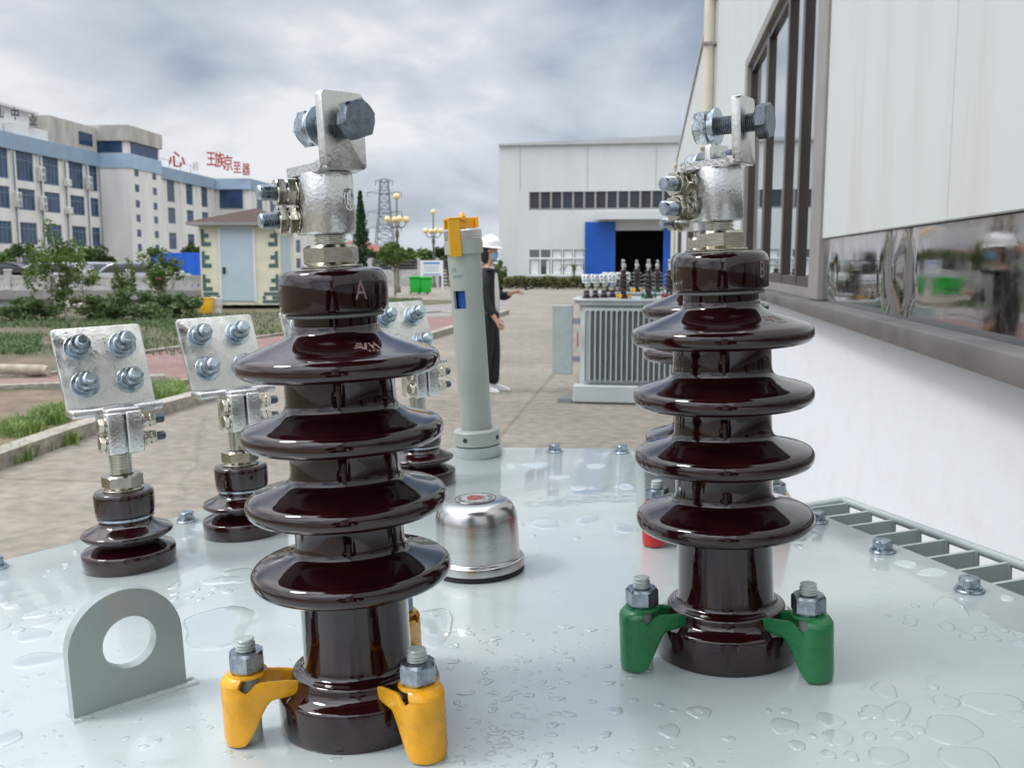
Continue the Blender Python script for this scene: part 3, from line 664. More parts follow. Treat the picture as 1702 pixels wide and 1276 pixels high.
for a in [(1470, 1146, 44, 26, -.3), (1452, 1182, 40, 22), (1490, 1182, 46, 34, -.5), (1380, 1196, 46, 24, -.2), (1440, 1188, 30, 14), (1303, 1206, 54, 24, -.2), (1392, 1226, 54, 26, -.3), (1572, 1166, 42, 26, -.3),
          (1550, 1140, 18, 12), (1650, 1168, 96, 38, -.3), (1582, 1212, 100, 46, -.3), (1475, 1256, 62, 34, -.4), (1446, 1222, 22, 14), (1500, 1222, 36, 14, -.3), (1325, 1238, 30, 16), (1415, 1256, 26, 16), (1376, 1253, 26, 16),
          (1305, 1181, 20, 10), (1277, 1180, 10, 8), (1352, 1222, 12, 8), (1527, 1212, 22, 14), (1496, 1202, 14, 9), (1610, 1262, 90, 50, -.2), (1690, 1190, 40, 22), (1507, 936, 40, 12), (1550, 950, 56, 13, -.1), (1514, 1027, 22, 10), (1513, 1035, 24, 10),
          (1521, 1006, 16, 7), (1574, 1040, 28, 14, -.3), (1608, 1058, 26, 12), (1627, 1044, 28, 12), (1648, 1060, 30, 10, -.2), (1667, 1047, 18, 8), (1674, 993, 24, 10), (1695, 1054, 20, 12), (1698, 1070, 30, 14), (1637, 1023, 18, 7), (1476, 1022, 8, 5),
          (1022, 1181, 26, 15), (1054, 1163, 16, 8), (1095, 1170, 16, 8), (1120, 1180, 14, 8), (1162, 1183, 40, 22, -.3), (1112, 1214, 40, 24, .2), (1212, 1227, 22, 10, -.2), (1144, 1266, 22, 14), (1030, 1138, 14, 6), (905, 870, 54, 17), (976, 863, 36, 17, -.2), (862, 871, 20, 8),
          (958, 893, 14, 6), (885, 889, 10, 5), (1040, 878, 40, 16), (890, 771, 40, 7), (990, 774, 30, 8), (930, 792, 34, 7), (960, 810, 26, 5), (1040, 808, 26, 9), (850, 773, 18, 6), (1300, 872, 24, 8), (1325, 890, 70, 22, -.15), (1330, 907, 22, 7),
          (60, 1020, 40, 12, .3), (78, 1032, 40, 14, .25), (55, 1055, 54, 20, .3), (64, 1096, 78, 24, .35), (20, 1006, 24, 8), (30, 1046, 20, 9), (8, 1228, 52, 24, .2), (5, 1042, 18, 12), (100, 1014, 12, 5), (118, 1015, 12, 4), (288, 974, 18, 8), (290, 986, 14, 6), (326, 980, 14, 6), (332, 995, 14, 5), (315, 992, 12, 5),
          (378, 982, 20, 7), (355, 977, 16, 5), (370, 964, 62, 12, .25), (290, 994, 12, 7), (350, 986, 10, 4), (8, 1002, 16, 6)]:
    dpx(*a)
# broad shallow films of water
def film(px, py, wpx, hpx, ang):
    p = on_cover(px, py); r2 = (on_cover(px, py - hpx / 2) - p).length; r = (on_cover(px + wpx / 2, py) - p).length
    drop(p.x, p.y, r2, r / r2, ang, .14, .02)
film(365, 1040, 130, 60, .3); film(1580, 1010, 60, 30, -.2); film(720, 1040, 70, 60, .2); film(345, 873, 60, 10, .2); film(400, 955, 60, 22, .3)
for k in range(520):
    px = rnd.uniform(-60, 1760); py = rnd.choice([rnd.uniform(760, 1275), rnd.uniform(1120, 1275)]); p = on_cover(px, py)
    # inside the cover outline
    ins = True
    for i in range(len(HEX)):
        A = Vector(HEX[i]); B = Vector(HEX[(i + 1) % len(HEX)]); d_ = B - A
        if d_.x * (p.y - A.y) - d_.y * (p.x - A.x) > -.02 * d_.length: ins = False
    if not ins: continue
    r = rnd.choice([.0008, .0012, .0018, .0025]); 
    if any((p.x - x) ** 2 + (p.y - y) ** 2 < (r + rr + .003) ** 2 for x, y, rr in taken): continue
    if noise.noise(Vector((p.x * 9, p.y * 9, 3))) < -.02: continue
    drop(p.x, p.y, r, rnd.uniform(1, 1.5), rnd.uniform(-.5, .5)); taken.append((p.x, p.y, r))
# fine spatter left of the green clamps
for k in range(240):
    px = rnd.gauss(850, 85); py = rnd.uniform(1040, 1275); p = on_cover(px, py); r = rnd.choice([.0008, .0014, .0020, .0030, .0038])
    if any((p.x - x) ** 2 + (p.y - y) ** 2 < (r + rr + .0006) ** 2 for x, y, rr in taken): continue
    drop(p.x, p.y, r, rnd.uniform(1, 1.6), rnd.uniform(-.5, .5), .2, .22); taken.append((p.x, p.y, r))
wd = mw.build('water_drops', MT['water'], None, ang=80); tag(wd, 'clear rain drops scattered over the wet grey-green cover', 'water drops', kind='stuff'); wd.matrix_world = PM

# ------------------------------------------------------------------ high voltage bushings
ZS = (.2394, .1948, .1496, .1028)
SHED_TOP = [(.0353, .0225), (.0357, .0178), (.0376, .0142), (.0420, .0117), (.0480, .0098), (.0540, .0081), (.0590, .0067)]
RIM = [(.0625, .0051), (.0645, .0026), (.0651, -.0004), (.0645, -.0036), (.0623, -.0064), (.0585, -.0078)]
UNDER = [(.050, -.0074), (.042, -.0062), (.0368, -.0066), (.0353, -.0088)]
def hv_profile():
    P = []
    top0 = [(.0272, .0226 + .0010), (.0285, .0190), (.0335, .0158), (.0410, .0130), (.0485, .0104), (.0540, .0084), (.0590, .0067)]
    pts = [(.0268, .2680), (.0268, .2632)]
    P += pts
    for k, z in enumerate(ZS):
        P += spline([(r, z + d) for r, d in (top0 if k == 0 else SHED_TOP)] + [(r, z + d) for r, d in RIM] + [(r, z + d) for r, d in UNDER], 4)
    P += [(.0353, .0480)] + spline([(.0354, .0440), (.0360, .0410), (.0382, .0388), (.0420, .0378), (.0436, .0360), (.0440, .0330), (.0458, .0298), (.0496, .0272), (.0528, .0255), (.0535, .0230)], 3) + [(.0535, .0020), (.0525, 0.0)]
    return P[::-1]
HVP = hv_profile()
def glyph_on(me, fn, name, mt, parent):
    """wrap a flat text mesh on a surface of revolution; fn maps (u, v) to a point"""
    bm = bmesh.new(); bm.from_mesh(me); bmesh.ops.subdivide_edges(bm, edges=bm.edges[:], cuts=2, use_grid_fill=True)
    for v_ in bm.verts: v_.co = fn(v_.co.x, v_.co.y)
    m2 = bpy.data.meshes.new(name); bm.to_mesh(m2); bm.free(); m2.materials.append(mt); o = bpy.data.objects.new(name, m2); COL.objects.link(o); o.parent = parent
    return o
def nut_and_stud(parent, name, axis, at, r, h, m1, stud=None, washers=(), m2=None, mw_=None):
    """one bolt end: washers from at, then a nut, then a threaded end"""
    mb = MB(); mb.m = rot_to(axis, at); z = 0
    for (wr, wh) in washers: mb.lathe([(wr - .0004, z), (wr, z + .0004), (wr, z + wh - .0004), (wr - .0004, z + wh)], 32); z += wh
    o = None
    if washers: o = mb.build('washer', mw_ or MT['washer'], parent)
    mb = MB(); mb.m = rot_to(axis, at); mb.hexa(r, z, z + h); n = mb.build(name, m1, parent)
    if stud:
        sr, sl, pitch = stud; mb = MB(); mb.m = rot_to(axis, at); mb.thread(sr, z + h - .0005, z + h + sl - .0012, pitch); mb.lathe([(sr - .0003, z + h + sl - .0013), (sr - .0012, z + h + sl), (0, z + h + sl)], 24, cap=False)
        mb.build('threaded_end', m2 or m1, n)
    return n
def terminal_body(parent, big=False, plate_first=+1):
    """split casting round the stud; slot plane is local Y=0, flange on the side away from the plate"""
    s = -plate_first
    mb = MB()
    if not big:
        mb.lathe([(.0150, .3325), (.0165, .3345), (.0165, .3680), (.0155, .3700)], 40)
    z0, z1 = (.3330, .3685) if not big else (.1210, .1640)
    fx0, fx1 = (.006, .030) if not big else (.004, .030)
    w = .0125 if not big else .0175
    for q in (-1, 1):
        x0, x1 = sorted((s * fx0, s * fx1)); y0, y1 = sorted((q * .0013, q * w)); mb.box(x0, x1, y0, y1, z0, z1, .0022, 2)
    if big:
        mb.lathe([(.0185, .1205), (.0200, .1225), (.0200, .1630), (.0190, .1645)], 40)
    return mb
def hv_terminal(root):
    FR = Matrix.Rotation(R(-16), 4, 'Z')
    mb = terminal_body(root)
    for v_ in mb.bm.verts: v_.co = FR @ v_.co
    # foot: rounded plate bending up into the blade
    sec = spline([(-.024, .3690), (-.010, .3692), (.006, .3695), (.0135, .3702), (.0165, .3730), (.0172, .3760)], 4)
    def strip(sec, th, w, mb, w1=None):
        n = len(sec); L1 = []; L2 = []
        for i, (x, z) in enumerate(sec):
            a = sec[max(i - 1, 0)]; b_ = sec[min(i + 1, n - 1)]; tx, tz = b_[0] - a[0], b_[1] - a[1]; l = math.hypot(tx, tz); nx, nz_2 = -tz / l, tx / l
            L1.append((x, z)); L2.append((x + nx * th, z + nz_2 * th))
        for (A_, B_) in ((L1, L2),):
            rows = []
            for i in range(n):
                ww = w if w1 is None else w + (w1 - w) * min(1, i / (n * .6))
                rows.append([mb.v((A_[i][0], -ww, A_[i][1])), mb.v((A_[i][0], ww, A_[i][1])), mb.v((B_[i][0], ww, B_[i][1])), mb.v((B_[i][0], -ww, B_[i][1]))])
            for r0, r1 in zip(rows, rows[1:]):
                for k in range(4): mb.face([r0[k], r0[(k + 1) % 4], r1[(k + 1) % 4], r1[k]])
            mb.face(rows[0]); mb.face(rows[-1][::-1])
    strip([(x, z) for x, z in sec], .0058, .0125, mb, .0158)
    tc = mb.build('terminal_clamp', MT['cast'], root, ang=50)
    # blade with rounded corners
    mb = MB(); mb.m = Matrix(((0, 0, 1, 0), (1, 0, 0, 0), (0, 1, 0, 0), (0, 0, 0, 1)))
    pts = []
    x0, x1, z0, z1, rr = -.0158, .0158, .3705, .4170, .0035
    for (cx, cz, a0) in ((x1 - rr, z1 - rr, 0), (x0 + rr, z1 - rr, 90), (x0 + rr, z0 + rr, 180), (x1 - rr, z0 + rr, 270)):
        for k in range(5): a = R(a0 + 22.5 * k); pts.append((cx + rr * math.cos(a), cz + rr * math.sin(a)))
    mb.prism(pts, .0148, .0218, .0012, 2); mb.build('blade', MT['cast_dull'], tc, ang=30)
    def fr(*c): return tuple(FR @ Vector(c))
    for z in (.3425, .3600):
        nut_and_stud(tc, 'clamp_nut', fr(0, -1, 0), fr(-.0195, -.0125, z), .0092, .0062, MT['nickel'], None, ((.0095, .0012), (.0082, .0016)), mw_=MT['nickel'])
        nut_and_stud(tc, 'lock_nut', fr(0, -1, 0), fr(-.0195, -.0216, z), .0092, .0060, MT['nickel'], (.0052, .0110, .0015), (), m2=MT['zinc'])
        mb = MB(); mb.m = rot_to(fr(0, 1, 0), fr(-.0195, .0125, z)); mb.hexa(.0092, 0, .0062); mb.build('clamp_bolt_head', MT['nickel'], tc)
    # big connecting bolt through the blade
    zb = .3990
    mb = MB(); mb.m = rot_to((1, 0, 0), (-.0175, 0, zb)); mb.thread(.0064, 0, .0510, .0017); mb.build('connecting_bolt', MT['zinc_dark'], tc)
    mb = MB(); mb.m = rot_to((1, 0, 0), (.0290, 0, zb)); mb.hexa(.0128, 0, .0088, rot=.3); mb.build('bolt_head', MT['zinc_dark'], tc)
    mb = MB(); mb.m = rot_to((1, 0, 0), (-.0020, 0, zb)); mb.lathe([(.0066, 0), (.0128, 0), (.0128, .0020), (.0066, .0020)], 36); mb.build('flat_washer', MT['washer'], tc)
    mb = MB(); mb.m = rot_to((1, 0, 0), (-.0052, 0, zb)); mb.lathe([(.0066, 0), (.0104, 0), (.0104, .0028), (.0066, .0028)], 36); mb.build('spring_washer', MT['washer'], tc)
    mb = MB(); mb.m = rot_to((1, 0, 0), (-.0158, 0, zb)); mb.hexa(.0125, 0, .0104, rot=.2); mb.build('hex_nut', MT['zinc'], tc)
    return tc
def claw(root, ang, colour, label=None):
    """cast claw with two fingers reaching the porcelain foot, its stud and nut"""
    R0 = .0715
    base = Matrix.Rotation(ang, 4, 'Z') @ Matrix.Translation((R0, 0, 0))
    mb = MB(); mb.m = Matrix()
    path = []
    for k in range(12): x = -.0345 + (.0035 + .0345) * k / 12; path.append((x, -.0100 - .0026 * min(1, (x + .0345) / .03)))
    for k in range(17): a = -math.pi / 2 + math.pi * k / 16; path.append((.0035 + .0126 * math.cos(a), .0126 * math.sin(a)))
    path += [(x, -y) for x, y in path[:12][::-1]]
    def zb_(x):
        t_ = min(1, max(0, (.0075 - x) / .0205)); s_ = t_ * t_ * (3 - 2 * t_); lo = .0012 + .0022 * max(0, .5 - abs(x - .004) / .02)
        return lo + (.0285 - lo) * s_
    def zt_(x):
        t_ = min(1, max(0, (x + .0345) / .030)); v_ = .0375 + .0048 * t_
        if x > -.012: v_ -= .0062 * math.exp(-((x - .003) / .0046) ** 2)
        return v_
    n = len(path); outer_ = []; inner_ = []; ths = .0026; m_ = 9
    for i, (x, y) in enumerate(path):
        a = path[max(i - 1, 0)]; c = path[min(i + 1, n - 1)]; tx, ty = c[0] - a[0], c[1] - a[1]; l = math.hypot(tx, ty); nx, ny = ty / l, -tx / l
        zb2, zt2 = zb_(x), zt_(x)
        e_ = min(i, n - 1 - i)
        if e_ < 4: mid = (zb2 + zt2) / 2; f_ = [.35, .72, .90, .98][e_]; zb2 = mid + (zb2 - mid) * f_; zt2 = mid + (zt2 - mid) * f_
        flare = .0012
        oc, ic = [], []
        for k in range(m_ + 1):
            w_ = k / m_; z = zb2 + (zt2 - zb2) * w_; rd = .0007 if k in (0, m_) else 0
            oc.append(mb.v((x + nx * (ths / 2 - rd), y + ny * (ths / 2 - rd), z))); ic.append(mb.v((x - nx * (ths / 2 - rd), y - ny * (ths / 2 - rd), z)))
        outer_.append(oc); inner_.append(ic)
    for i in range(n - 1):
        for k in range(m_):
            mb.face([outer_[i][k], outer_[i + 1][k], outer_[i + 1][k + 1], outer_[i][k + 1]]); mb.face([inner_[i][k], inner_[i][k + 1], inner_[i + 1][k + 1], inner_[i + 1][k]])
        mb.face([outer_[i][0], inner_[i][0], inner_[i + 1][0], outer_[i + 1][0]]); mb.face([outer_[i][m_], outer_[i + 1][m_], inner_[i + 1][m_], inner_[i][m_]])
    for i in (0, n - 1):
        for k in range(m_): mb.face([outer_[i][k], outer_[i][k + 1], inner_[i][k + 1], inner_[i][k]])
    # rounded shoulder folding from the outer wall over to the ring under the nut
    rows = []
    for k in range(15):
        a = R(-70 + 140 * k / 14); col_ = []
        for q in range(7):
            t_ = q / 6; rad = .0139 - (.0139 - .0100) * (1 - math.cos(t_ * math.pi / 2)) ; z = .0405 + (.0462 - .0405) * math.sin(t_ * math.pi / 2)
            xc = .0035 * (1 - t_); col_.append((xc + rad * math.cos(a), rad * math.sin(a), z))
        rows.append(([mb.v(c) for c in col_], [mb.v((c[0] * .86, c[1] * .86, c[2] - .0022)) for c in col_]))
    for (r0, i0), (r1, i1) in zip(rows, rows[1:]):
        for q in range(6): mb.face([r0[q], r1[q], r1[q + 1], r0[q + 1]]); mb.face([i0[q], i0[q + 1], i1[q + 1], i1[q]])
    for r0, i0 in (rows[0], rows[-1]):
        for q in range(6): mb.face([r0[q], r0[q + 1], i0[q + 1], i0[q]])
    mb.lathe([(.0112, .0438), (.0124, .0444), (.0127, .0454), (.0122, .0466), (.0060, .0468)], 40)
    cl = mb.build('base_clamp', MT[colour], root, ang=50)
    cl.matrix_local = base
    mb = MB(); mb.cyl(.0066, 0, .0420, 20); mb.build('stud', MT['paint_thread'], cl)
    mb = MB(); mb.hexa(.0120, .0469, .0600, rot=.4); mb.build('hex_nut', MT['zinc'], cl)
    mb = MB(); mb.thread(.0062, .0598, .0672, .0019, 28); mb.lathe([(.0058, .0671), (.0050, .0678), (0, .0678)], 28, cap=False); mb.build('stud_tip', MT['paint_thread'], cl)
    if label: cl['label'] = label
    return cl
def hv_bushing(label, group, colour, tang, claws, letter=None, lang=0.0, logo=True, name='high_voltage_bushing'):
    root = thing(name, label, 'bushing', group=group)
    mb = MB(); mb.lathe(HVP, 96); mb.build('insulator', MT['porcelain'], root, ang=60)
    mb = MB(); mb.lathe([(.0300, .2680), (.0310, .2688), (.0310, .2700), (.0300, .2706)], 64); mb.build('cap_gasket', MT['gasket'], root)
    cp = spline([(.0300, .2706), (.0328, .2712), (.0339, .2730), (.0342, .2790), (.0342, .2870), (.0338, .2920), (.0322, .2958), (.0290, .2978), (.0240, .2984)], 4)
    mb = MB(); mb.lathe(cp, 72); cap = mb.build('cap', MT['porcelain'], root, ang=60)
    mb = MB(); mb.lathe([(.0190, .2985), (.0195, .2990), (.0195, .3000), (.0190, .3004)], 40); mb.hexa(.0178, .3004, .3130, rot=.45); mb.build('terminal_nut', MT['nickel'], root)
    mb = MB(); mb.thread(.0104, .3125, .3340, .0024, 32); mb.build('terminal_stud', MT['bright_thread'], root)
    tc = hv_terminal(root); tc.rotation_euler = (0, 0, tang); tc.location = (0, 0, -.0128)
    for a in claws: claw(root, a, colour)
    def cyl_fn(r, z0, a0): return lambda u_, v_: Vector((r * math.cos(a0 + u_ / r), r * math.sin(a0 + u_ / r), z0 + v_))
    if letter:
        me = text_mesh(letter, .0170); bmx = Matrix.Diagonal((.72, 1, 1, 1)); me.transform(bmx)
        glyph_on(me, cyl_fn(.03435, .2842, lang), 'letter', MT['mark'], cap)
    if logo:
        # three slanted bars, a vee stroke and an aitch, with small print below, fired into the top shed
        me = bpy.data.meshes.new('mark'); bm = bmesh.new()
        def quad(x0, y0, x1, y1, w): 
            d_ = Vector((x1 - x0, y1 - y0)).normalized(); s_ = Vector((-d_.y, d_.x)) * w / 2
            vs = [bm.verts.new((x0 + s_.x, y0 + s_.y, 0)), bm.verts.new((x1 + s_.x, y1 + s_.y, 0)), bm.verts.new((x1 - s_.x, y1 - s_.y, 0)), bm.verts.new((x0 - s_.x, y0 - s_.y, 0))]; bm.faces.new(vs)
        for y in (.0042, .0018, -.0006): quad(-.0095 + y * .6, y, -.0040 + y * .3, y + .0003, .0013)
        quad(-.0040, -.0030, .0000, .0046, .0015); quad(-.0062, .0005, -.0038, -.0030, .0013)
        quad(.0012, -.0030, .0022, .0044, .0013); quad(.0050, -.0030, .0060, .0044, .0013); quad(.0014, .0006, .0058, .0012, .0012)
        for x in (-.0025, -.0005, .0018, .0038): quad(x, -.0064, x + .0002, -.0044, .0006)
        quad(-.0034, -.0046, -.0016, -.0044, .0005); quad(-.0005, -.0046, .0018, -.0044, .0005)
        bm.to_mesh(me); bm.free()
        A0 = lang + R(-4); Z0 = ZS[0]
        tab = spline([(.0272, .0236), (.0285, .0190), (.0335, .0158), (.0410, .0130), (.0485, .0104), (.0540, .0084), (.0590, .0067)], 6)
        def zr(r):
            for (r0, z0), (r1, z1) in zip(tab, tab[1:]):
                if r0 <= r <= r1: return z0 + (z1 - z0) * (r - r0) / max(r1 - r0, 1e-6)
            return tab[-1][1]
        def fn(u_, v_):
            r = .0455 - v_ * 1.15; a = A0 + u_ / .0455; return Vector((r * math.cos(a), r * math.sin(a), Z0 + zr(r) + .00025))
        glyph_on(me, fn, 'printed_mark', MT['mark'], root)
    return root
GH = 'tall brown high voltage bushings on the near transformer'
AP = (-.1140, .6140); BP = (.1500, .6998); CP = (.1990, 1.008)
CLW = [R(-158), R(-50), R(74)]
A = hv_bushing('tall ribbed brown bushing marked A, held by yellow clamps, on the near transformer', GH, 'yellow', R(-43), CLW, 'A', R(-51)); set_on_cover(A, *AP)
B = hv_bushing('tall ribbed brown bushing marked B, held by green clamps, on the near transformer', GH, 'green', R(-32), CLW, 'B', R(-46)); set_on_cover(B, *BP)
C = hv_bushing('tall brown bushing with red clamps standing mostly hidden behind the bushing marked B', GH, 'red', R(-48), [R(-147), R(-32), R(95)], None, R(-40), False); set_on_cover(C, *CP)
# raised oval maker's mark cast on A's clamp
tcA = [c for c in kids(A) if c.name.startswith('terminal_clamp')][0]
mb = MB(); a0 = R(14)
def onb(u_, v_, h=.0006): r = .0165 + h; return (r * math.cos(a0 + u_ / r), r * math.sin(a0 + u_ / r), .3530 + v_)
mb.tube([onb(.0042 * math.cos(a), .0066 * math.sin(a)) for a in [2 * math.pi * k / 24 for k in range(25)]], .0006, 6)
for u_, v0, v1 in ((-.0014, -.004, .004), (.0006, -.0058, .0058), (.0022, -.0035, .001)): mb.tube([onb(u_, v0), onb(u_, v1)], .0008, 6)
mb.build('cast_mark', MT['cast'], tcA)

# ------------------------------------------------------------------ low voltage bushings
def lv_bushing(label, group, name='low_voltage_bushing'):
    root = thing(name, label, 'bushing', group=group)
    prof = [(.0460, 0), (.0470, .0010)] + spline([(.0470, .0150), (.0462, .0172), (.0440, .0186), (.0370, .0215), (.0318, .0245), (.0300, .0275)], 3) + spline([(.0300, .0292), (.0330, .0303), (.0400, .0310), (.0440, .0320), (.0455, .0342), (.0448, .0366), (.0420, .0382), (.0360, .0405), (.0300, .0435), (.0270, .0465), (.0266, .0500)], 3)
    mb = MB(); mb.lathe(prof, 72); mb.build('insulator', MT['porcelain'], root, ang=50)
    mb = MB(); mb.lathe([(.0262, .0501), (.0280, .0503), (.0284, .0515), (.0280, .0527), (.0262, .0529)], 56); mb.build('gasket_ring', MT['washer'], root)
    mb = MB(); mb.lathe(spline([(.0262, .0530), (.0285, .0536), (.0294, .0555), (.0297, .0620), (.0299, .0720), (.0296, .0762), (.0280, .0788), (.0240, .0796), (.018, .0797)], 3), 60); mb.build('cap', MT['porcelain'], root, ang=60)
    mb = MB(); mb.lathe([(.0200, .0798), (.0205, .0802), (.0205, .0814), (.0200, .0818)], 40); mb.hexa(.0205, .0818, .0965, rot=.15); mb.build('terminal_nut', MT['nickel'], root)
    mb = MB(); mb.thread(.0120, .0960, .1220, .0030, 32); mb.build('terminal_stud', MT['bright_thread'], root)
    mb = terminal_body(root, True, plate_first=-1)
    # ledge across the bottom of the big plate
    mb.box(-.0170, .0125, -.0450, .0450, .1600, .1682, .0022, 2); mb.box(-.005, .028, -.0165, .0165, .1605, .1680, .0022, 2)
    tc = mb.build('terminal_clamp', MT['cast'], root, ang=50)
    for z in (.1335, .1515):
        mb = MB(); mb.m = rot_to((0, -1, 0), (.0200, -.0175, z)); mb.lathe([(.0084, 0), (.0084, .0012)], 28); mb.hexa(.0076, .0012, .0066, rot=.2); mb.build('clamp_bolt_head', MT['nickel'], tc)
        nut_and_stud(tc, 'clamp_nut', (0, 1, 0), (.0200, .0175, z), .0078, .0056, MT['nickel'], None, ((.0094, .0012), (.0080, .0014)), mw_=MT['nickel'])
        nut_and_stud(tc, 'lock_nut', (0, 1, 0), (.0200, .0259, z), .0078, .0056, MT['nickel'], (.0046, .0100, .0010), (), m2=MT['zinc_dark'])
    # the leaning four bolt plate
    pl = MB(); pts = []
    w_, h_, rr = .0450, .0900, .0040
    for (cx, cz, a0) in ((w_ - rr, h_ - rr, 0), (-w_ + rr, h_ - rr, 90), (-w_ + .001, 0, 180), (w_ - .001, 0, 270)):
        if cz:
            for k in range(5): a = R(a0 + 22.5 * k); pts.append((cx + rr * math.cos(a), cz + rr * math.sin(a)))
        else: pts.append((cx, 0))
    pl.m = Matrix(((0, 0, 1, 0), (1, 0, 0, 0), (0, 1, 0, 0), (0, 0, 0, 1)))
    pl.prism(pts, -.0035, .0035, .0010, 2)
    po = pl.build('plate', MT['cast_dull'], root, ang=30)
    po.location = (-.0120, 0, .1640); po.rotation_euler = (0, R(-23), 0)
    for (y, z) in ((-.0225, .067), (.0225, .067), (-.0225, .027), (.0225, .027)):
        n = nut_and_stud(po, 'plate_nut', (1, 0, 0), (.0035, y, z), .0107, .0100, MT['zinc'], (.0058, .0095, .0018), ((.0140, .0022), (.0098, .0032), (.0078, .0030)), m2=MT['washer'])
        mb = MB(); mb.m = rot_to((-1, 0, 0), (-.0035, y, z)); mb.hexa(.0107, 0, .0072); mb.build('plate_bolt_head', MT['zinc'], po)
    return root
GL = 'short brown low voltage bushings in a row on the near transformer'
lab = ['short brown bushing with bright four-bolt plate, far left, behind the lifting lug', 'short brown bushing with four-bolt plate, second from the left on the near transformer',
       'short brown bushing mostly hidden behind bushing A, third from the left', 'short brown bushing beside the grey gauge tube, half hidden by bushing A']
LV0 = lv_bushing(lab[0], GL); lvs = [LV0]
for k in range(1, 4): c = copy_tree(LV0); c['label'] = lab[k]; lvs.append(c)
for k, c in enumerate(lvs): set_on_cover(c, -.4150 + .0925 * k, .9810 + .1070 * k, R(-52))

# ------------------------------------------------------------------ oil level gauge tube
gt = thing('oil_level_gauge', 'upright grey-green gauge tube with blue window and yellow top pin', 'gauge')
mb = MB(); mb.lathe([(.0352, 0), (.0358, .0015), (.0358, .0165), (.0350, .0172)], 56); mb.build('collar', MT['paint'], gt)
mb = MB(); mb.lathe([(.0345, .0185), (.0365, .0195), (.0365, .0400), (.0355, .0412), (.0270, .0425)], 56); rg = mb.build('flange_ring', MT['gauge'], gt)
mb = MB()
for a in (R(-118), R(-30), R(60)): mb.m = Matrix.Rotation(a, 4, 'Z') @ rot_to((1, 0, 0), (.0364, 0, .030)); mb.cyl(.0036, 0, .0006, 20)
mb.build('screw_hole', MT['black'], rg)
# tube with two window openings
mb = MB(); zt0, zt1 = .0415, .3120; wz0, wz1 = .2290, .2560; ro, ri = .0245, .0205; n = 96
wa = [(R(-118), R(24)), (R(15), R(24))]
def inwin(a):
    for c, h in wa:
        d_ = (a - c + math.pi) % (2 * math.pi) - math.pi
        if abs(d_) < h: return True
    return False
lv = [zt0, .12, .20, wz0, wz1, .29, zt1]
go = [[mb.v(((ro + .0010 * (z > wz1)) * math.cos(2 * math.pi * i / n), (ro + .0010 * (z > wz1)) * math.sin(2 * math.pi * i / n), z)) for i in range(n)] for z in lv]
gi = [[mb.v((ri * math.cos(2 * math.pi * i / n), ri * math.sin(2 * math.pi * i / n), z)) for i in range(n)] for z in lv]
for k in range(len(lv) - 1):
    for i in range(n):
        j = (i + 1) % n; a = 2 * math.pi * (i + .5) / n; hole = k == 3 and inwin(a)
        if not hole: mb.face([go[k][i], go[k][j], go[k + 1][j], go[k + 1][i]]); mb.face([gi[k][i], gi[k + 1][i], gi[k + 1][j], gi[k][j]])
        else:
            a1 = 2 * math.pi * (i - .5) / n; a2 = 2 * math.pi * (i + 1.5) / n
            mb.face([go[k][i], go[k][j], gi[k][j], gi[k][i]]); mb.face([go[k + 1][i], gi[k + 1][i], gi[k + 1][j], go[k + 1][j]])
            if not inwin(a1): mb.face([go[k][i], gi[k][i], gi[k + 1][i], go[k + 1][i]])
            if not inwin(a2): mb.face([go[k][j], go[k + 1][j], gi[k + 1][j], gi[k][j]])
mb.build('tube', MT['gauge'], gt)
mb = MB(); mb.cyl(.0165, .20, .29, 40); mb.build('blue_float', MT['blue_flat'], gt)
mb = MB(); mb.lathe([(.0255, .3100), (.0292, .3110), (.0292, .3300), (.0285, .3308)], 56); mb.build('upper_collar', MT['gauge'], gt)
mb = MB(); mb.lathe([(.0275, .3310), (.0285, .3314), (.0285, .3350), (.0278, .3354), (.0285, .3360), (.0285, .3450), (.0275, .3460), (.012, .3465)], 56); mb.cyl(.006, .346, .356, 20); mb.build('metal_cap', MT['steel_brushed'], gt)
yp = MB(); yp.m = Matrix.Rotation(R(18), 4, 'Z')
yp.box(-.0300, -.0120, -.0320, -.0285, .3070, .3640, .0010, 1)      # strip hanging down the front
yp.box(-.0300, -.0120, -.0320, -.004, .3605, .3645, .0010, 1)
yp.box(-.0300, .0180, -.0080, -.004, .3480, .3645, .0010, 1); yp.box(-.0035, .0035, -.012, -.003, .3600, .3680, .001, 1); yp.box(.0180, .0205, -.020, -.004, .3480, .3645, .0008, 1)
yp.m = Matrix(); yp.m = Matrix.Translation((.001, -.007, 0)); yp.lathe([(.0055, .3640), (.0040, .3690), (.0018, .3720), (0, .3735)], 16)
yp.build('yellow_pin', MT['plastic_yellow'], gt, ang=30)
me = text_mesh('83', .0085); glyph_on(me, lambda u_, v_: Vector((.02575 * math.cos(R(-128) + u_ / .0258), .02575 * math.sin(R(-128) + u_ / .0258), .2870 + v_)), 'printed_text', MT['teal'], gt)
me = text_mesh('ocval', .0075); glyph_on(me, lambda u_, v_: Vector((.02575 * math.cos(R(-118) + u_ / .0258), .02575 * math.sin(R(-118) + u_ / .0258), .2780 + v_)), 'printed_text', MT['teal'], gt)
set_on_cover(gt, -.0650, 1.470, 0, 0, Matrix.Rotation(R(-1.3), 4, 'Y'))
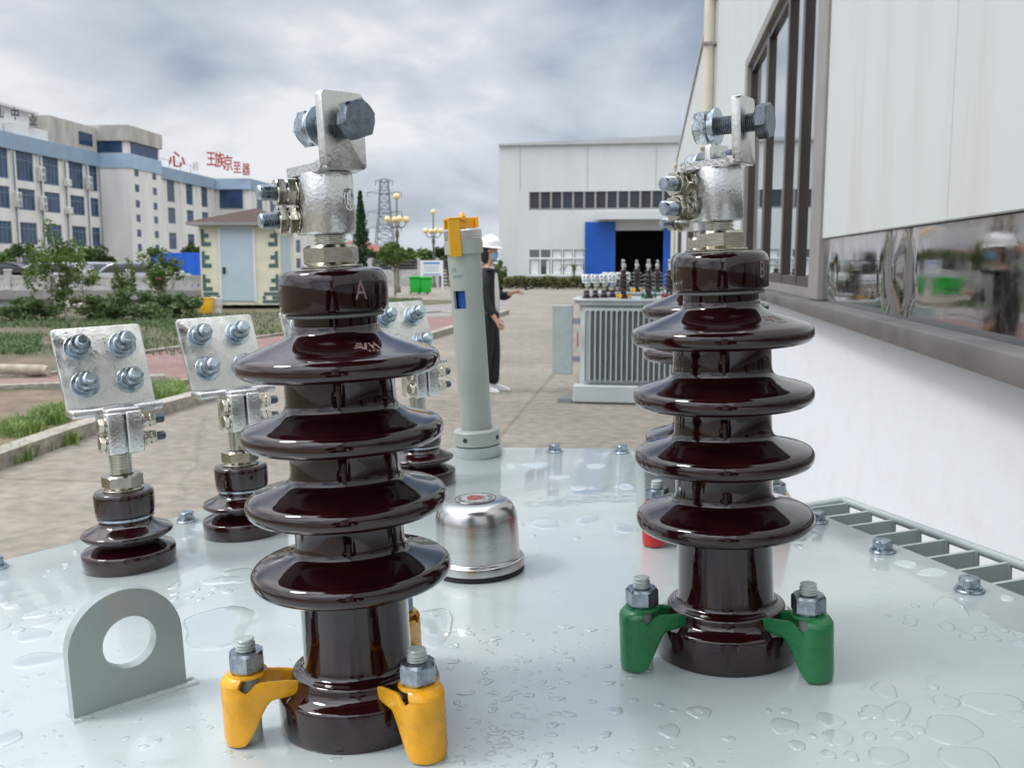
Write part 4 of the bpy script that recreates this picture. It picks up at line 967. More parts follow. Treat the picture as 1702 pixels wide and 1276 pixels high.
# ------------------------------------------------------------------ pressure relief dome
dm = thing('relief_valve', 'round stainless steel dome cap with red and black top label, between bushings A and B', 'valve cap')
mb = MB(); mb.lathe([(.0440, .0005), (.0448, .0012), (.0448, .0042), (.0440, .0046)], 72); mb.build('rubber_seal', MT['black'], dm)
mb = MB(); mb.lathe([(.0445, .0047), (.0452, .0055), (.0452, .0115), (.0448, .0130), (.0436, .0138), (.0428, .0140), (.0424, .0150), (.0412, .0158)], 96)
mb.build('base_ring', MT['steel_brushed'], dm)
mb = MB(); mb.lathe(spline([(.0408, .0155), (.0406, .0300), (.0402, .0460), (.0392, .0560), (.0360, .0640), (.0300, .0688), (.0225, .0703), (.012, .0706), (0, .0706)], 6)[:-1] + [(0, .0706)], 96, cap=False); dome = mb.build('dome', MT['steel_brushed'], dm)
mb = MB(); mb.m = Matrix.Translation((0, 0, .07075)); mb.lathe([(.0, .0004), (.0196, .0004), (.0200, 0)], 56, cap=False); lb = mb.build('label', MT['cast_dull'], dome)
mb = MB(); mb.m = Matrix.Translation((0, 0, .0713))
mb.lathe([(.0192, 0), (.0200, .0001)], 56, cap=False)
for k in range(30):
    a = R(150 + 240 * k / 29); c_, s_ = math.cos(a), math.sin(a)
    if k % 7 == 5: continue
    for dr in (.0145, .0165): mb.face([mb.v((c_ * (dr - .0006) + s_ * .0007, s_ * (dr - .0006) - c_ * .0007, 0)), mb.v((c_ * (dr + .0006) + s_ * .0007, s_ * (dr + .0006) - c_ * .0007, 0)), mb.v((c_ * (dr + .0006) - s_ * .0007, s_ * (dr + .0006) + c_ * .0007, 0)), mb.v((c_ * (dr - .0006) - s_ * .0007, s_ * (dr - .0006) + c_ * .0007, 0))])
mb.build('print', MT['black'], lb, smooth=False)
mb = MB(); mb.m = Matrix.Translation((0, .003, .0714))
mb.lathe([(.0058, 0), (.0078, .0001)], 40, cap=False); mb.box(-.0075, .0075, -.0012, .0012, 0, .0001); mb.box(-.0012, .0012, -.006, .006, .0002, .0003)
mb.box(-.009, .009, -.0105, -.0088, 0, .0001)
mb.build('emblem', MT['red_flat'], lb, smooth=False)
mb = MB(); mb.m = rot_to((math.cos(R(25)), math.sin(R(25)), 0), (.0400 * math.cos(R(25)), .0400 * math.sin(R(25)), .040)); mb.lathe([(.0042, 0), (.0040, .0014), (.002, .0032), (0, .0036)], 16, cap=False); mb.build('side_screw', MT['zinc_dark'], dm)
set_on_cover(dm, -.0455, .9130, R(10))
# grey box flange behind bushing B
bx = thing('tap_changer_box', 'small grey painted box on the cover just behind the lowest shed of bushing B', 'box')
mb = MB(); mb.box(-.035, .035, -.025, .025, 0, .062, .003, 2); mb.build('housing', MT['lug'], bx); mb = MB(); mb.box(-.040, .040, -.030, .030, .0625, .068, .002, 2); mb.build('lid', MT['paint'], bx)
set_on_cover(bx, .172, 1.10, R(5))
# ================================================================== PLANTS
def leaf_mat(name, c1, c2, rough=.55):
    m = bpy.data.materials.new(name); m.use_nodes = True; t = m.node_tree; b = t.nodes['Principled BSDF']; b.inputs['Roughness'].default_value = rough
    tcn = t.nodes.new('ShaderNodeTexCoord'); nz = t.nodes.new('ShaderNodeTexNoise'); nz.inputs['Scale'].default_value = 2.2; nz.inputs['Detail'].default_value = 4; t.links.new(tcn.outputs['Object'], nz.inputs['Vector'])
    wn = t.nodes.new('ShaderNodeTexWhiteNoise'); wn.noise_dimensions = '3D'
    gn = t.nodes.new('ShaderNodeNewGeometry'); sn = t.nodes.new('ShaderNodeVectorMath'); sn.operation = 'SNAP'; t.links.new(gn.outputs['Position'], sn.inputs[0]); sn.inputs[1].default_value = (.12, .12, .12); t.links.new(sn.outputs[0], wn.inputs['Vector'])
    ad = t.nodes.new('ShaderNodeMath'); ad.operation = 'MULTIPLY_ADD'; t.links.new(wn.outputs['Value'], ad.inputs[0]); ad.inputs[1].default_value = .35; t.links.new(nz.outputs['Fac'], ad.inputs[2])
    mr = t.nodes.new('ShaderNodeMapRange'); t.links.new(ad.outputs[0], mr.inputs[0]); mr.inputs[1].default_value = .4; mr.inputs[2].default_value = .95
    mx = t.nodes.new('ShaderNodeMixRGB'); t.links.new(mr.outputs[0], mx.inputs[0]); mx.inputs[1].default_value = (*c1, 1); mx.inputs[2].default_value = (*c2, 1); t.links.new(mx.outputs[0], b.inputs['Base Color'])
    tl = t.nodes.new('ShaderNodeBsdfTranslucent'); t.links.new(mx.outputs[0], tl.inputs[0]); ms = t.nodes.new('ShaderNodeMixShader'); ms.inputs[0].default_value = .3
    t.links.new(b.outputs[0], ms.inputs[1]); t.links.new(tl.outputs[0], ms.inputs[2]); t.links.new(ms.outputs[0], t.nodes['Material Output'].inputs[0]); return m
LM = [leaf_mat('fresh leaves', (.045, .095, .014), (.13, .19, .032)), leaf_mat('dark leaves', (.020, .045, .012), (.060, .105, .022)), leaf_mat('weed leaves', (.048, .095, .030), (.115, .17, .055)), leaf_mat('conifer needles', (.02, .05, .022), (.05, .10, .04)), leaf_mat('pale leaves', (.09, .16, .03), (.2, .28, .07))]
MBARK = mat('bark', (.16, .135, .11), .9, var=.25, vscale=8); MBARKP = mat('pale bark', (.30, .29, .26), .85, var=.2, vscale=8)
def leaves(mb, c, rad, n, size, rnd, flat=.5, shell=.55):
    c = Vector(c)
    for _ in range(n):
        d = Vector((rnd.gauss(0, 1), rnd.gauss(0, 1), rnd.gauss(0, 1))).normalized() * (rnd.uniform(shell, 1.0) if rnd.random() < .75 else rnd.uniform(.1, 1))
        p = c + Vector((d.x * rad[0], d.y * rad[1], d.z * rad[2]))
        a = Vector((rnd.gauss(0, 1), rnd.gauss(0, 1), rnd.gauss(0, flat))).normalized(); b = a.cross(Vector((rnd.gauss(0, 1), rnd.gauss(0, 1), rnd.gauss(0, 1)))).normalized()
        s = size * rnd.uniform(.6, 1.3)
        mb.face([mb.v(p - a * s), mb.v(p - b * s * .45), mb.v(p + a * s), mb.v(p + b * s * .45)])
def tree(name, label, cat, base, h, crown, lm, rnd, trunk_r=.05, size=.09, dens=1.0, lean=(0, 0), group=None, clear=.4, bark=None, lobes=16, bare=False):
    """crown=(rx, ry, rz) ellipsoid at the top of the trunk, filled with leafy lobes on limbs"""
    t = thing(name, label, cat, base, 0, group)
    mb = MB(); top = Vector((lean[0], lean[1], h)); cc = Vector((lean[0], lean[1], h - crown[2]))
    if trunk_r:
        mb.tube([(0, 0, -.1), (lean[0] * .3, lean[1] * .3, h * .3), (lean[0] * .7, lean[1] * .7, h * .6), (lean[0], lean[1], h * .92)], trunk_r, 8, trunk_r * .25)
    lf = MB(); 
    for k in range(lobes):
        d = Vector((rnd.gauss(0, 1), rnd.gauss(0, 1), rnd.gauss(0, 1))).normalized() * rnd.uniform(.35, .95)
        p = cc + Vector((d.x * crown[0], d.y * crown[1], d.z * crown[2])); rr = rnd.uniform(.22, .42)
        if trunk_r:
            z0 = max(h * clear * .6, p.z - crown[2] * .9); st = Vector((lean[0] * z0 / h, lean[1] * z0 / h, z0)); mb.tube([st, (st + p) / 2 + Vector((0, 0, -.05 * h)), p], trunk_r * .35, 5, trunk_r * .1)
        leaves(lf, p, (crown[0] * rr, crown[1] * rr, crown[2] * rr), int(90 * dens), size, rnd)
    if trunk_r: mb.build('trunk', bark or MBARK, t)
    lf.build('crown', lm, t, smooth=False)
    return t
rn = random.Random(11)
def at(px, py): p = ground(px, py); return (p.x, p.y, 0)
def hgt(px, py_top, Y): return far(px, py_top, Y).z
def W_(px, Y): return px / F * Y
# young trees and shrubs in the planting bed (left)
b_ = at(112, 534); Y = b_[1]; tree('young_tree', 'slim young tree with bright green crown and pale leaning trunk before the balustrade', 'tree', b_, hgt(100, 372, Y), (W_(46, Y), .6, hgt(100, 372, Y) - hgt(100, 455, Y)), LM[0], rn, .035, .055, 1.2, (-.25, 0), bark=MBARKP, lobes=22)
bpy.data.objects  # keep
b_ = at(140, 524); Y = b_[1]; tree('young_tree', 'thin dark-stemmed sapling with a low round crown right of the slim young tree', 'tree', b_, hgt(140, 424, Y), (W_(26, Y), .5, (hgt(140, 424, Y) - hgt(140, 482, Y)) / 2), LM[0], rn, .022, .05, .8, (0, 0), lobes=12)
b_ = at(274, 519); Y = b_[1]; tree('young_tree', 'leafy young tree left of the cream booth, before the blue hoarding', 'tree', b_, hgt(275, 412, Y), (W_(40, Y), .7, (hgt(275, 412, Y) - hgt(275, 492, Y)) / 2), LM[0], rn, .03, .06, 1.1, (0, 0), lobes=20)
for (x, y0, w, lb) in ((200, 436, 13, 'narrow leafy sapling in front of the balustrade, left of a matching one'), (216, 430, 12, 'narrow leafy sapling in front of the balustrade, right of a matching one')):
    b_ = at(x, 522); Y = b_[1]; tree('sapling', lb, 'shrub', b_, hgt(x, y0, Y), (W_(w, Y), .25, (hgt(x, y0, Y) - hgt(x, 505, Y)) / 2), LM[0], rn, .015, .045, .6, (0, 0), 'saplings before the balustrade', lobes=12)
for (x, y, w, y0, lm, lb) in ((45, 532, 58, 497, 2, 'low weedy shrub at the far left of the planting bed'), (175, 530, 40, 488, 2, 'tall green weeds by the dark culvert opening'), (235, 530, 50, 478, 2, 'dense green weed thicket under the leafy young tree'), (300, 527, 36, 482, 2, 'weedy shrub beside the cream booth and yellow bin')):
    b_ = at(x, y); Y = b_[1]; h = hgt(x, y0, Y); tree('weed_shrub', lb, 'shrub', b_, h, (W_(w, Y), .9, h * .55), LM[lm], rn, 0, .06, 1.3, group='weedy shrubs in the planting bed', lobes=22)
b_ = at(262, 545)
fl = thing('flower', 'single pink flower on a thin stem in front of the young tree by the booth', 'flower', at(268, 527)); hF = hgt(265, 465, at(268, 527)[1])
mb = MB(); mb.tube([(0, 0, 0), (.02, 0, hF * .5), (-.03, 0, hF)], .008, 6); mb.build('stem', LM[2], fl)
mb = MB(); rq = random.Random(3)
for k in range(26):
    a = rq.uniform(0, 6.28); d = Vector((math.cos(a), math.sin(a), rq.uniform(.1, .9))).normalized(); s_ = Vector((-d.y, d.x, 0)).normalized(); p = Vector((-.03, 0, hF)); mb.face([mb.v(p), mb.v(p + d * .06 + s_ * .025), mb.v(p + d * .10), mb.v(p + d * .06 - s_ * .025)])
mb.build('petals', mat('pink petals', (.62, .20, .18), .6), fl, smooth=False)
# bushes beyond the car park
for (x, w, y0, lm, lb) in ((8, 28, 416, 0, 'light green bush at the left edge beyond the parked cars'), (52, 24, 402, 1, 'dark round bush beyond the dark parked cars'), (98, 26, 404, 1, 'dark bush behind the slim young tree'), (135, 28, 402, 0, 'broad bright bush at the foot of the office block'), (172, 24, 408, 1, 'dark round bush nearest the stair tower'), (322, 16, 404, 1, 'dark bush above the blue hoarding beside the booth roof')):
    Y = 66; p = far(x, 450, Y); h = hgt(x, y0, Y); tree('bush', lb, 'bush', (p.x, Y, 0), h, (W_(w, Y), 1.6, h * .5), LM[lm], rn, .06, .16, 1.2, group='bushes along the office block', lobes=18)
# middle distance trees
b_ = (far(600, 400, 70).x, 70, 0); h = hgt(600, 316, 70)
t = thing('conifer', 'tall pointed conifer behind bushing A clamp, beside the small house', 'tree', b_); mb = MB(); mb.tube([(0, 0, 0), (0, 0, h)], .12, 8, .02); mb.build('trunk', MBARK, t); mb = MB()
for k in range(60):
    z = .8 + (h - .9) * k / 60; r = 1.15 * (1 - z / h) + .06; leaves(mb, (rn.uniform(-.1, .1) * r, 0, z), (r, r, .22), 70, .13, rn, .8, .3)
mb.build('crown', LM[3], t, smooth=False)
b_ = at(657, 492); Y = b_[1]; tree('young_tree', 'small leafy tree with thin trunk standing in front of the grey gate', 'tree', b_, hgt(657, 404, Y), (W_(26, Y), .8, (hgt(657, 404, Y) - hgt(657, 448, Y)) / 2), LM[0], rn, .05, .09, 1.0, lobes=20)
for (x, w, y0, lb) in ((700, 36, 404, 'broad leafy tree far beyond the notice board'), (742, 30, 408, 'dark tree far behind the gauge tube'), (628, 26, 414, 'low tree beside the small red roofed house'), (775, 24, 412, 'dark tree hidden behind the gauge cap'), (668, 22, 408, 'far tree behind the first lamp post')):
    Y = 78; p = far(x, 450, Y); h = hgt(x, y0, Y); tree('far_tree', lb, 'tree', (p.x, Y, 0), h, (W_(w, Y), 1.8, h * .46), LM[1 if x % 4 else 0], rn, .1, .2, 1.1, group='trees beyond the gate', lobes=20)
Y = 55; p = far(833, 450, Y); h = hgt(836, 428, Y); tree('bush', 'upright green bush at the left corner of the white hall', 'bush', (p.x, Y, 0), h, (W_(13, Y), .5, h * .5), LM[0], rn, .03, .1, 1.0, lobes=12)
# palm in front of hall window
p = ground(934, 470); pt = thing('palm', 'small dark palm with drooping fronds before the hall ground floor window', 'palm', (p.x, 57, 0)); hp = hgt(934, 446, 57)
mb = MB(); mb.tube([(0, 0, 0), (0, 0, hp)], .05, 8); mb.build('trunk', MBARK, pt); mb = MB()
for k in range(14):
    a = 2 * math.pi * k / 14 + rn.uniform(-.2, .2); pr_ = Vector((0, 0, hp)); 
    for q in range(6):
        nx_ = pr_ + Vector((math.cos(a), math.sin(a), .9 - q * .42)) * .16; s_ = Vector((-math.sin(a), math.cos(a), 0)) * (.07 - .008 * q); mb.face([mb.v(pr_ - s_), mb.v(pr_ + s_), mb.v(nx_ + s_ * .8), mb.v(nx_ - s_ * .8)]); pr_ = nx_
mb.build('fronds', LM[1], pt, smooth=False)
# clipped hedge before the hall
hd = thing('hedge', 'low clipped hedge of mixed green and rust leaves along the white hall', 'hedge', (0, 0, 0)); pL = far(838, 470, 54); pR = far(1010, 470, 53)
mb = MB(); hh_ = hgt(900, 460, 54)
for k in range(5200):
    f_ = rn.random(); x = pL.x + (pR.x - pL.x) * f_; y = 54 + rn.uniform(-.5, .5) - f_; z = rn.uniform(.02, 1) ** .6 * hh_ * (1 + .06 * math.sin(x * 4)); a = Vector((rn.gauss(0, 1), rn.gauss(0, 1), rn.gauss(0, 1))).normalized(); b = a.orthogonal().normalized(); s = .085
    mb.face([mb.v(Vector((x, y, z)) - a * s), mb.v(Vector((x, y, z)) - b * s * .6), mb.v(Vector((x, y, z)) + a * s), mb.v(Vector((x, y, z)) + b * s * .6)])
mb.build('foliage', leaf_mat('hedge leaves', (.05, .09, .02), (.16, .13, .04)), hd, smooth=False)
# grass tufts and ground cover
def grass(name, label, spots, n, hmin, hmax, m, seed=1, wide=.006):
    rr = random.Random(seed); mb = MB()
    for _ in range(n):
        (a, b, c_, d_) = rr.choice(spots); px = rr.uniform(a, b); py = rr.uniform(c_, d_); p = ground(px, py); p += Vector((rr.gauss(0, .05), rr.gauss(0, .08), 0))
        h = rr.uniform(hmin, hmax); an = rr.uniform(0, 6.28); l = Vector((math.cos(an), math.sin(an), 0)); s_ = Vector((-l.y, l.x, 0)) * wide
        mb.face([mb.v(p - s_), mb.v(p + s_), mb.v(p + l * h * .25 + s_ * .7 + Vector((0, 0, h * .7))), mb.v(p + l * h * .25 - s_ * .7 + Vector((0, 0, h * .7)))]); q = p + l * h * .25 + Vector((0, 0, h * .7)); mb.face([mb.v(q - s_ * .7), mb.v(q + s_ * .7), mb.v(p + l * h * .7 + Vector((0, 0, h * .95)))])
    o = mb.build(name, m, smooth=False); tag(o, label, 'grass', kind='stuff'); return o
grass('grass', 'bright grass tufts growing along the inside of the yard kerb', [(10, 60, 708, 728), (60, 105, 690, 708), (80, 112, 685, 700), (255, 300, 655, 668), (95, 110, 735, 740), (20, 30, 762, 768), (265, 300, 640, 660)], 5200, .04, .15, LM[4], 4, .005)
grass('weeds', 'short weeds and grass scattered over the planting bed soil', [(-60, 120, 530, 545), (-60, 70, 556, 590), (-20, 60, 560, 585), (130, 330, 532, 545), (270, 480, 520, 560), (640, 700, 497, 505), (80, 330, 540, 590)], 8000, .03, .12, LM[2], 8, .014)
# ================================================================== BALUSTRADE, BOOTH, CARS, GATE
MCW = mat('weathered balustrade', (.42, .41, .385), .85, var=.2, vscale=2.5)
bw = thing('balustrade', 'weathered white concrete balustrade on a grey retaining beam, left, before the parked cars', 'balustrade', (0, 31.5, 0))
xl = far(-120, 480, 31.5).x; xr = far(345, 480, 31.5).x; zt = hgt(100, 459, 31.5); zm = hgt(100, 482, 31.5); zb = hgt(100, 497, 31.5)
x = xl; i = 0
post = None
while x < xr:
    mb = MB(); mb.box(x - .09, x + .09, -.09, .09, zm, zt + .16, .02, 1); mb.box(x - .11, x + .11, -.11, .11, zt + .16, zt + .22, .02, 1); mb.build('post', MCW, bw, smooth=False)
    # pierced panel made of rings between posts
    mb = MB(); x1 = min(x + 1.32, xr); mb.box(x + .09, x1 - .09, -.05, .05, zt - .06, zt + .03); mb.box(x + .09, x1 - .09, -.045, .045, zm, zm + .10)
    n_ = 5
    for k in range(n_):
        cx_ = x + .09 + (x1 - x - .18) * (k + .5) / n_; mb.box(cx_ - .07, cx_ + .07, -.03, .03, zm + .08, zt - .04)
    mb.box(x + .09, x1 - .09, -.035, .035, (zm + zt) / 2 - .03, zt - .055)
    mb.build('panel', MCW, bw, smooth=False); x += 1.32
mb = MB(); mb.box(xl, xr, -.3, .15, zb, zm - .002); mb.build('beam', mat('dirty beam', (.27, .26, .24), .9, var=.2, vscale=1.5), bw, smooth=False)
mb = MB(); mb.box(xl, far(86, 480, 31.5).x, -.10, .12, 0, zb - .002); mb.build('retaining_wall', MCW, bw, smooth=False)
mb = MB(); mb.box(far(146, 480, 31.5).x, xr, -.10, .12, 0, zb - .002); mb.build('retaining_wall', MCW, bw, smooth=False)
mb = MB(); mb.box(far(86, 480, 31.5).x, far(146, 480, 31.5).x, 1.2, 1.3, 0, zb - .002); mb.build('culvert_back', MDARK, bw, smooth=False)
pp = thing('bent_pipe', 'bent pale plastic pipe lying across the dark culvert opening', 'pipe', (0, 0, 0)); q0, q1, q2 = far(89, 524, 30.6), far(112, 510, 30.6), far(144, 504, 30.6)
mb = MB(); mb.tube(spline([tuple(q0), tuple(q1), tuple(q2)], 6), .035, 8); mb.build('pipe', MPIPE, pp)
# yard deck behind the balustrade: car park surface
sheet('car_park', [(-45, 31.7), (-9.5, 31.7), (-9, 64), (-60, 64)], .004, MROAD)
def car(label, px, Y, body_c, rz=0.0, roof_py=444):
    p = far(px, 450, Y); zr = hgt(px, roof_py, Y); dz = zr - 1.47
    t = thing('parked_car', label, 'car', (p.x, Y, 0), rz, 'cars parked behind the balustrade')
    prof = [(-2.2, .35), (-2.25, .62), (-2.1, .88), (-1.5, .98), (-.85, 1.40), (-.3, 1.47), (.6, 1.46), (1.3, 1.30), (1.75, 1.02), (2.15, .95), (2.22, .6), (2.15, .33)]
    m_ = mat('car paint', body_c, .25, coat=.6)
    mb = MB(); mb.m = Matrix(((1, 0, 0, 0), (0, 0, -1, 0), (0, 1, 0, 0), (0, 0, 0, 1))); mb.prism(spline(prof, 3), -.86, .86, .08, 3); mb.build('body', m_, t)
    wp = [(-1.25, 1.02), (-.78, 1.36), (-.3, 1.41), (.55, 1.40), (1.15, 1.26), (1.5, 1.03)]
    for sgn in (-1, 1):
        mb = MB(); mb.m = Matrix(((1, 0, 0, 0), (0, 0, -1, 0), (0, 1, 0, 0), (0, 0, 0, 1))); mb.prism(wp, sgn * .865 - .006, sgn * .865 + .006); mb.build('side_window', MGLASS, t, smooth=False)
    for (xa, za, xb, zb2) in ((-1.52, 1.0, -.88, 1.41), (1.34, 1.30, 1.74, 1.06)):
        mb = MB(); o_ = -.02 if xa < 0 else .02; mb.face([mb.v((xa + o_, -.7, za + .03)), mb.v((xa + o_, .7, za + .03)), mb.v((xb + o_, .62, zb2 + .03)), mb.v((xb + o_, -.62, zb2 + .03))]); mb.build('windscreen', MGLASS, t, smooth=False)
    for wx in (-1.4, 1.4):
        for sgn in (-1, 1): mb = MB(); mb.m = rot_to((0, sgn, 0), (wx, sgn * .70, .32)); mb.cyl(.32, 0, .2, 24, bev=.03); wh = mb.build('wheel', MT['black'], t); mb = MB(); mb.m = rot_to((0, sgn, 0), (wx, sgn * .905, .32)); mb.cyl(.2, 0, .008, 16); mb.build('rim', MT['cast_dull'], wh)
    return t
car('black car at the far left behind the balustrade', 4, 43, (.02, .02, .025), 0)
car('dark grey car behind the balustrade next to the black car', 48, 44, (.09, .09, .10), 0)
car('white saloon car behind the slim young tree trunk', 96, 43, (.62, .63, .64), 0)
car('white car between the sapling crown and the narrow saplings', 168, 44.5, (.60, .61, .63), 0)
car('silver car partly hidden behind the leafy young tree', 226, 43, (.42, .45, .48), 0)
# blue hoarding
bh = thing('blue_hoarding', 'bright blue metal hoarding behind the leafy young tree beside the booth', 'hoarding', (0, 52, 0)); xa, xb = far(250, 430, 52).x, far(345, 430, 52).x; z0, z1 = 0, hgt(300, 420, 52)
mb = MB(); x = xa
while x < xb: mb.box(x, x + .55, -.03, 0, z0, z1); mb.box(x + .55, x + .60, -.06, 0, z0, z1 - .002); x += .602
mb.build('sheet', mat('blue hoarding paint', (.008, .10, .50), .5, var=.05, vscale=1), bh, smooth=False)
# cream booth
MCRM = mat('cream wall', (.68, .65, .49), .7, var=.08, vscale=1.5); MQUO = mat('green quoin print', (.075, .13, .125), .7, var=.15, vscale=6); MDOOR = mat('pale blue door', (.45, .54, .60), .5, var=.03, vscale=2); MBROOF = mat('brown roof tiles', (.055, .030, .024), .8, var=.3, vscale=5)
Yb = 30.6; pl_ = far(336, 512, Yb); pr_ = far(466, 512, Yb); wB = (pr_.x - pl_.x); hB = hgt(400, 375, Yb)
bo = thing('cream_booth', 'cream kiosk with green corner bricks, pale doors and brown tiled roof, left of bushing A', 'booth', (pl_.x, Yb, .12), R(3))
dB = 2.6
mb = MB(); mb.box(0, wB, 0, dB, 0, hB - .12); mb.build('wall', MCRM, bo, smooth=False)
mb = MB(); ov = .32; z0 = hB - .12
mb.box(-ov, wB + ov, -ov, dB + ov, z0 + .001, z0 + .10); mb.build('eaves', MALUG, bo, smooth=False)
mb = MB(); c_ = [mb.v((-ov, -ov, z0 + .102)), mb.v((wB + ov, -ov, z0 + .102)), mb.v((wB + ov, dB + ov, z0 + .102)), mb.v((-ov, dB + ov, z0 + .102))]; ap = mb.v((wB * .62, dB / 2, z0 + .62)); 
for i in range(4): mb.face([c_[i], c_[(i + 1) % 4], ap])
mb.face(c_[::-1]); mb.build('roof', MBROOF, bo, smooth=False)
sx = lambda px: (far(px, 450, Yb).x - pl_.x)
mb = MB(); mb.box(sx(368), sx(421), -.035, -.001, .12, hgt(400, 379, Yb) - .12, .006, 1); dd = mb.build('door', MDOOR, bo, smooth=False); mb = MB(); mb.box(sx(370.5), sx(375), -.075, -.036, hgt(0, 455, Yb) - .12, hgt(0, 444, Yb) - .12); mb.build('handle', MT['black'], dd, smooth=False)
for (dx0, dx1) in ((.25, 1.0), (1.03, 1.8)):
    mb = MB(); mb.box(wB + .001, wB + .03, dx0, dx1, .12, hB - .42); mb.build('door', MDOOR, bo, smooth=False)
mb = MB(); f0, f1, ft = sx(368), sx(421), hgt(400, 379, Yb) - .12; mb.box(f0 - .06, f0 - .001, -.05, -.001, .10, ft + .06); mb.box(f1 + .001, f1 + .06, -.05, -.001, .10, ft + .06); mb.box(f0 - .001, f1 + .001, -.05, -.001, ft + .001, ft + .06); mb.build('door_frame', MT['white'], bo, smooth=False)
def quoin(x0, dirn, y=-.012, side=False):
    mb = MB()
    for zc in (hB - .42, hB * .58, hB * .30):
        if zc != hB - .42: mb = MB()
        for k, wd_ in enumerate((.10, .24, .10, .30, .0)):
            if wd_ == 0: continue
            z = zc + .18 - k * .13; a, b2 = sorted((x0, x0 + dirn * wd_))
            mb.box(a, b2, y, -.001, z - .131, z - .001 if k % 2 else z)
        if True: mb.build('corner_bricks', MQUO, bo, smooth=False)
    mb = MB(); a, b2 = sorted((x0, x0 + dirn * .48)); mb.box(a, b2, y, -.001, .30, .40); a, b2 = sorted((x0, x0 + dirn * .22)); mb.box(a, b2, y, -.001, .17, .28); a, b2 = sorted((x0 + dirn * .42, x0 + dirn * .52)); mb.box(a, b2, y, -.001, .17, .28); a, b2 = sorted((x0, x0 + dirn * .52)); mb.box(a, b2, y, -.001, .05, .15)
    return mb.build('corner_bricks', MQUO, bo, smooth=False)
quoin(.05, 1); quoin(wB - .05, -1)
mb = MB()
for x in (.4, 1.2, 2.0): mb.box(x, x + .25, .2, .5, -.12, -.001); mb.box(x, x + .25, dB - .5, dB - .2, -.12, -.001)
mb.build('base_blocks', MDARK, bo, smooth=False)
p = ground(343, 521); yb = thing('yellow_bin', 'square yellow bucket at the left corner of the cream booth', 'bucket', (p.x, p.y, 0)); hb_ = .42
mb = MB(); mb.prism([(-.17, -.17), (.17, -.17), (.17, .17), (-.17, .17)], 0, hb_, .02, 2)
for v_ in mb.bm.verts: v_.co.x *= .82 + .18 * v_.co.z / hb_; v_.co.y *= .82 + .18 * v_.co.z / hb_
mb.build('body', mat('yellow plastic', (.78, .42, .02), .5), yb); mb = MB(); mb.box(-.18, .18, -.18, .18, hb_ + .001, hb_ + .03, .008, 1); mb.build('rim', mat('yellow plastic rim', (.70, .36, .02), .5), yb)
p = ground(361, 520); wb = thing('white_bucket', 'round white printed bucket between the yellow bin and the booth door', 'bucket', (p.x, p.y, 0))
mb = MB(); mb.lathe([(.13, 0), (.16, .40), (.165, .41), (.165, .43)], 28); mb.build('body', MT['white'], wb); mb = MB(); mb.lathe([(.151, .15), (.157, .24)], 28, cap=False); mb.build('print_band', mat('faded pink print', (.55, .40, .40), .6), wb)
# small house, gate wall, notice board, bins, lamp posts, pylon
hs2 = thing('small_house', 'small far house with red roof between the conifer and the pylon', 'house', (0, 92, 0)); xa, xb = far(560, 420, 92).x, far(642, 420, 92).x; ze = hgt(600, 419, 92); zr = hgt(600, 404, 92)
mb = MB(); mb.box(xa, xb, 0, 7, 0, ze); mb.build('wall', MOFF, hs2, smooth=False)
mb = MB(); v = [mb.v(c) for c in ((xa - .3, -.4, ze), (xb + .3, -.4, ze), (xb + .3, 7.4, ze), (xa - .3, 7.4, ze), (xa + .5, 3.5, zr + .3), (xb - 2.6, 3.5, zr + .3))]
for f_ in ((0, 1, 5, 4), (2, 3, 4, 5), (1, 2, 5), (3, 0, 4), (3, 2, 1, 0)): mb.face([v[i] for i in f_])
mb.build('roof', mat('red roof tiles', (.22, .075, .06), .8, var=.15, vscale=1), hs2, smooth=False)
gw = thing('gate_wall', 'low grey boundary wall with dark slatted gate beyond the notice board', 'wall', (0, 60, 0)); MGW = mat('grey wall', (.30, .30, .30), .8, var=.15, vscale=1)
X = lambda px, Y: far(px, 440, Y).x
mb = MB(); mb.box(X(500, 60), X(742, 60), 0, .25, 0, hgt(0, 448, 60)); mb.build('wall', MCW, gw, smooth=False)
for a, b2 in ((652, 662), (724, 730), (694, 698), (612, 618)):
    mb = MB(); mb.box(X(a, 60), X(b2, 60), -.12, .35, 0, hgt(0, 429, 60)); mb.build('pillar', MCW, gw, smooth=False)
mb = MB(); z = hgt(0, 448, 60) + .1
while z < hgt(0, 430, 60): mb.box(X(618, 60), X(742, 60), .08, .14, z, z + .10); z += .2
mb.build('slats', mat('dark slats', (.07, .075, .08), .6), gw, smooth=False)
mb = MB(); z = .1
while z < hgt(0, 434, 57): mb.box(X(730, 57), X(832, 57), -3.0, -2.94, z, z + .09); z += .2
for q in (731, 748, 765, 790, 831): mb.box(X(q, 57) - .04, X(q, 57) + .04, -3.02, -2.92, 0, hgt(0, 432, 57))
mb.build('sliding_gate', mat('dark gate', (.06, .06, .065), .5), gw, smooth=False)
Yn = 53; nb = thing('notice_board', 'white notice board with blue text lines on two posts beside the green bins', 'sign', (0, Yn, 0)); a, b2 = X(699, Yn), X(736, Yn); zt_, zb2 = hgt(0, 433, Yn), hgt(0, 458, Yn)
for x in (a + .03, b2 - .03): mb = MB(); mb.box(x - .045, x + .045, -.045, .045, 0, zt_); mb.build('post', MT['white'], nb, smooth=False)
mb = MB(); mb.box(a + .076, b2 - .076, -.03, .03, zb2, zt_ - .001); bdp = mb.build('board', MT['white'], nb, smooth=False)
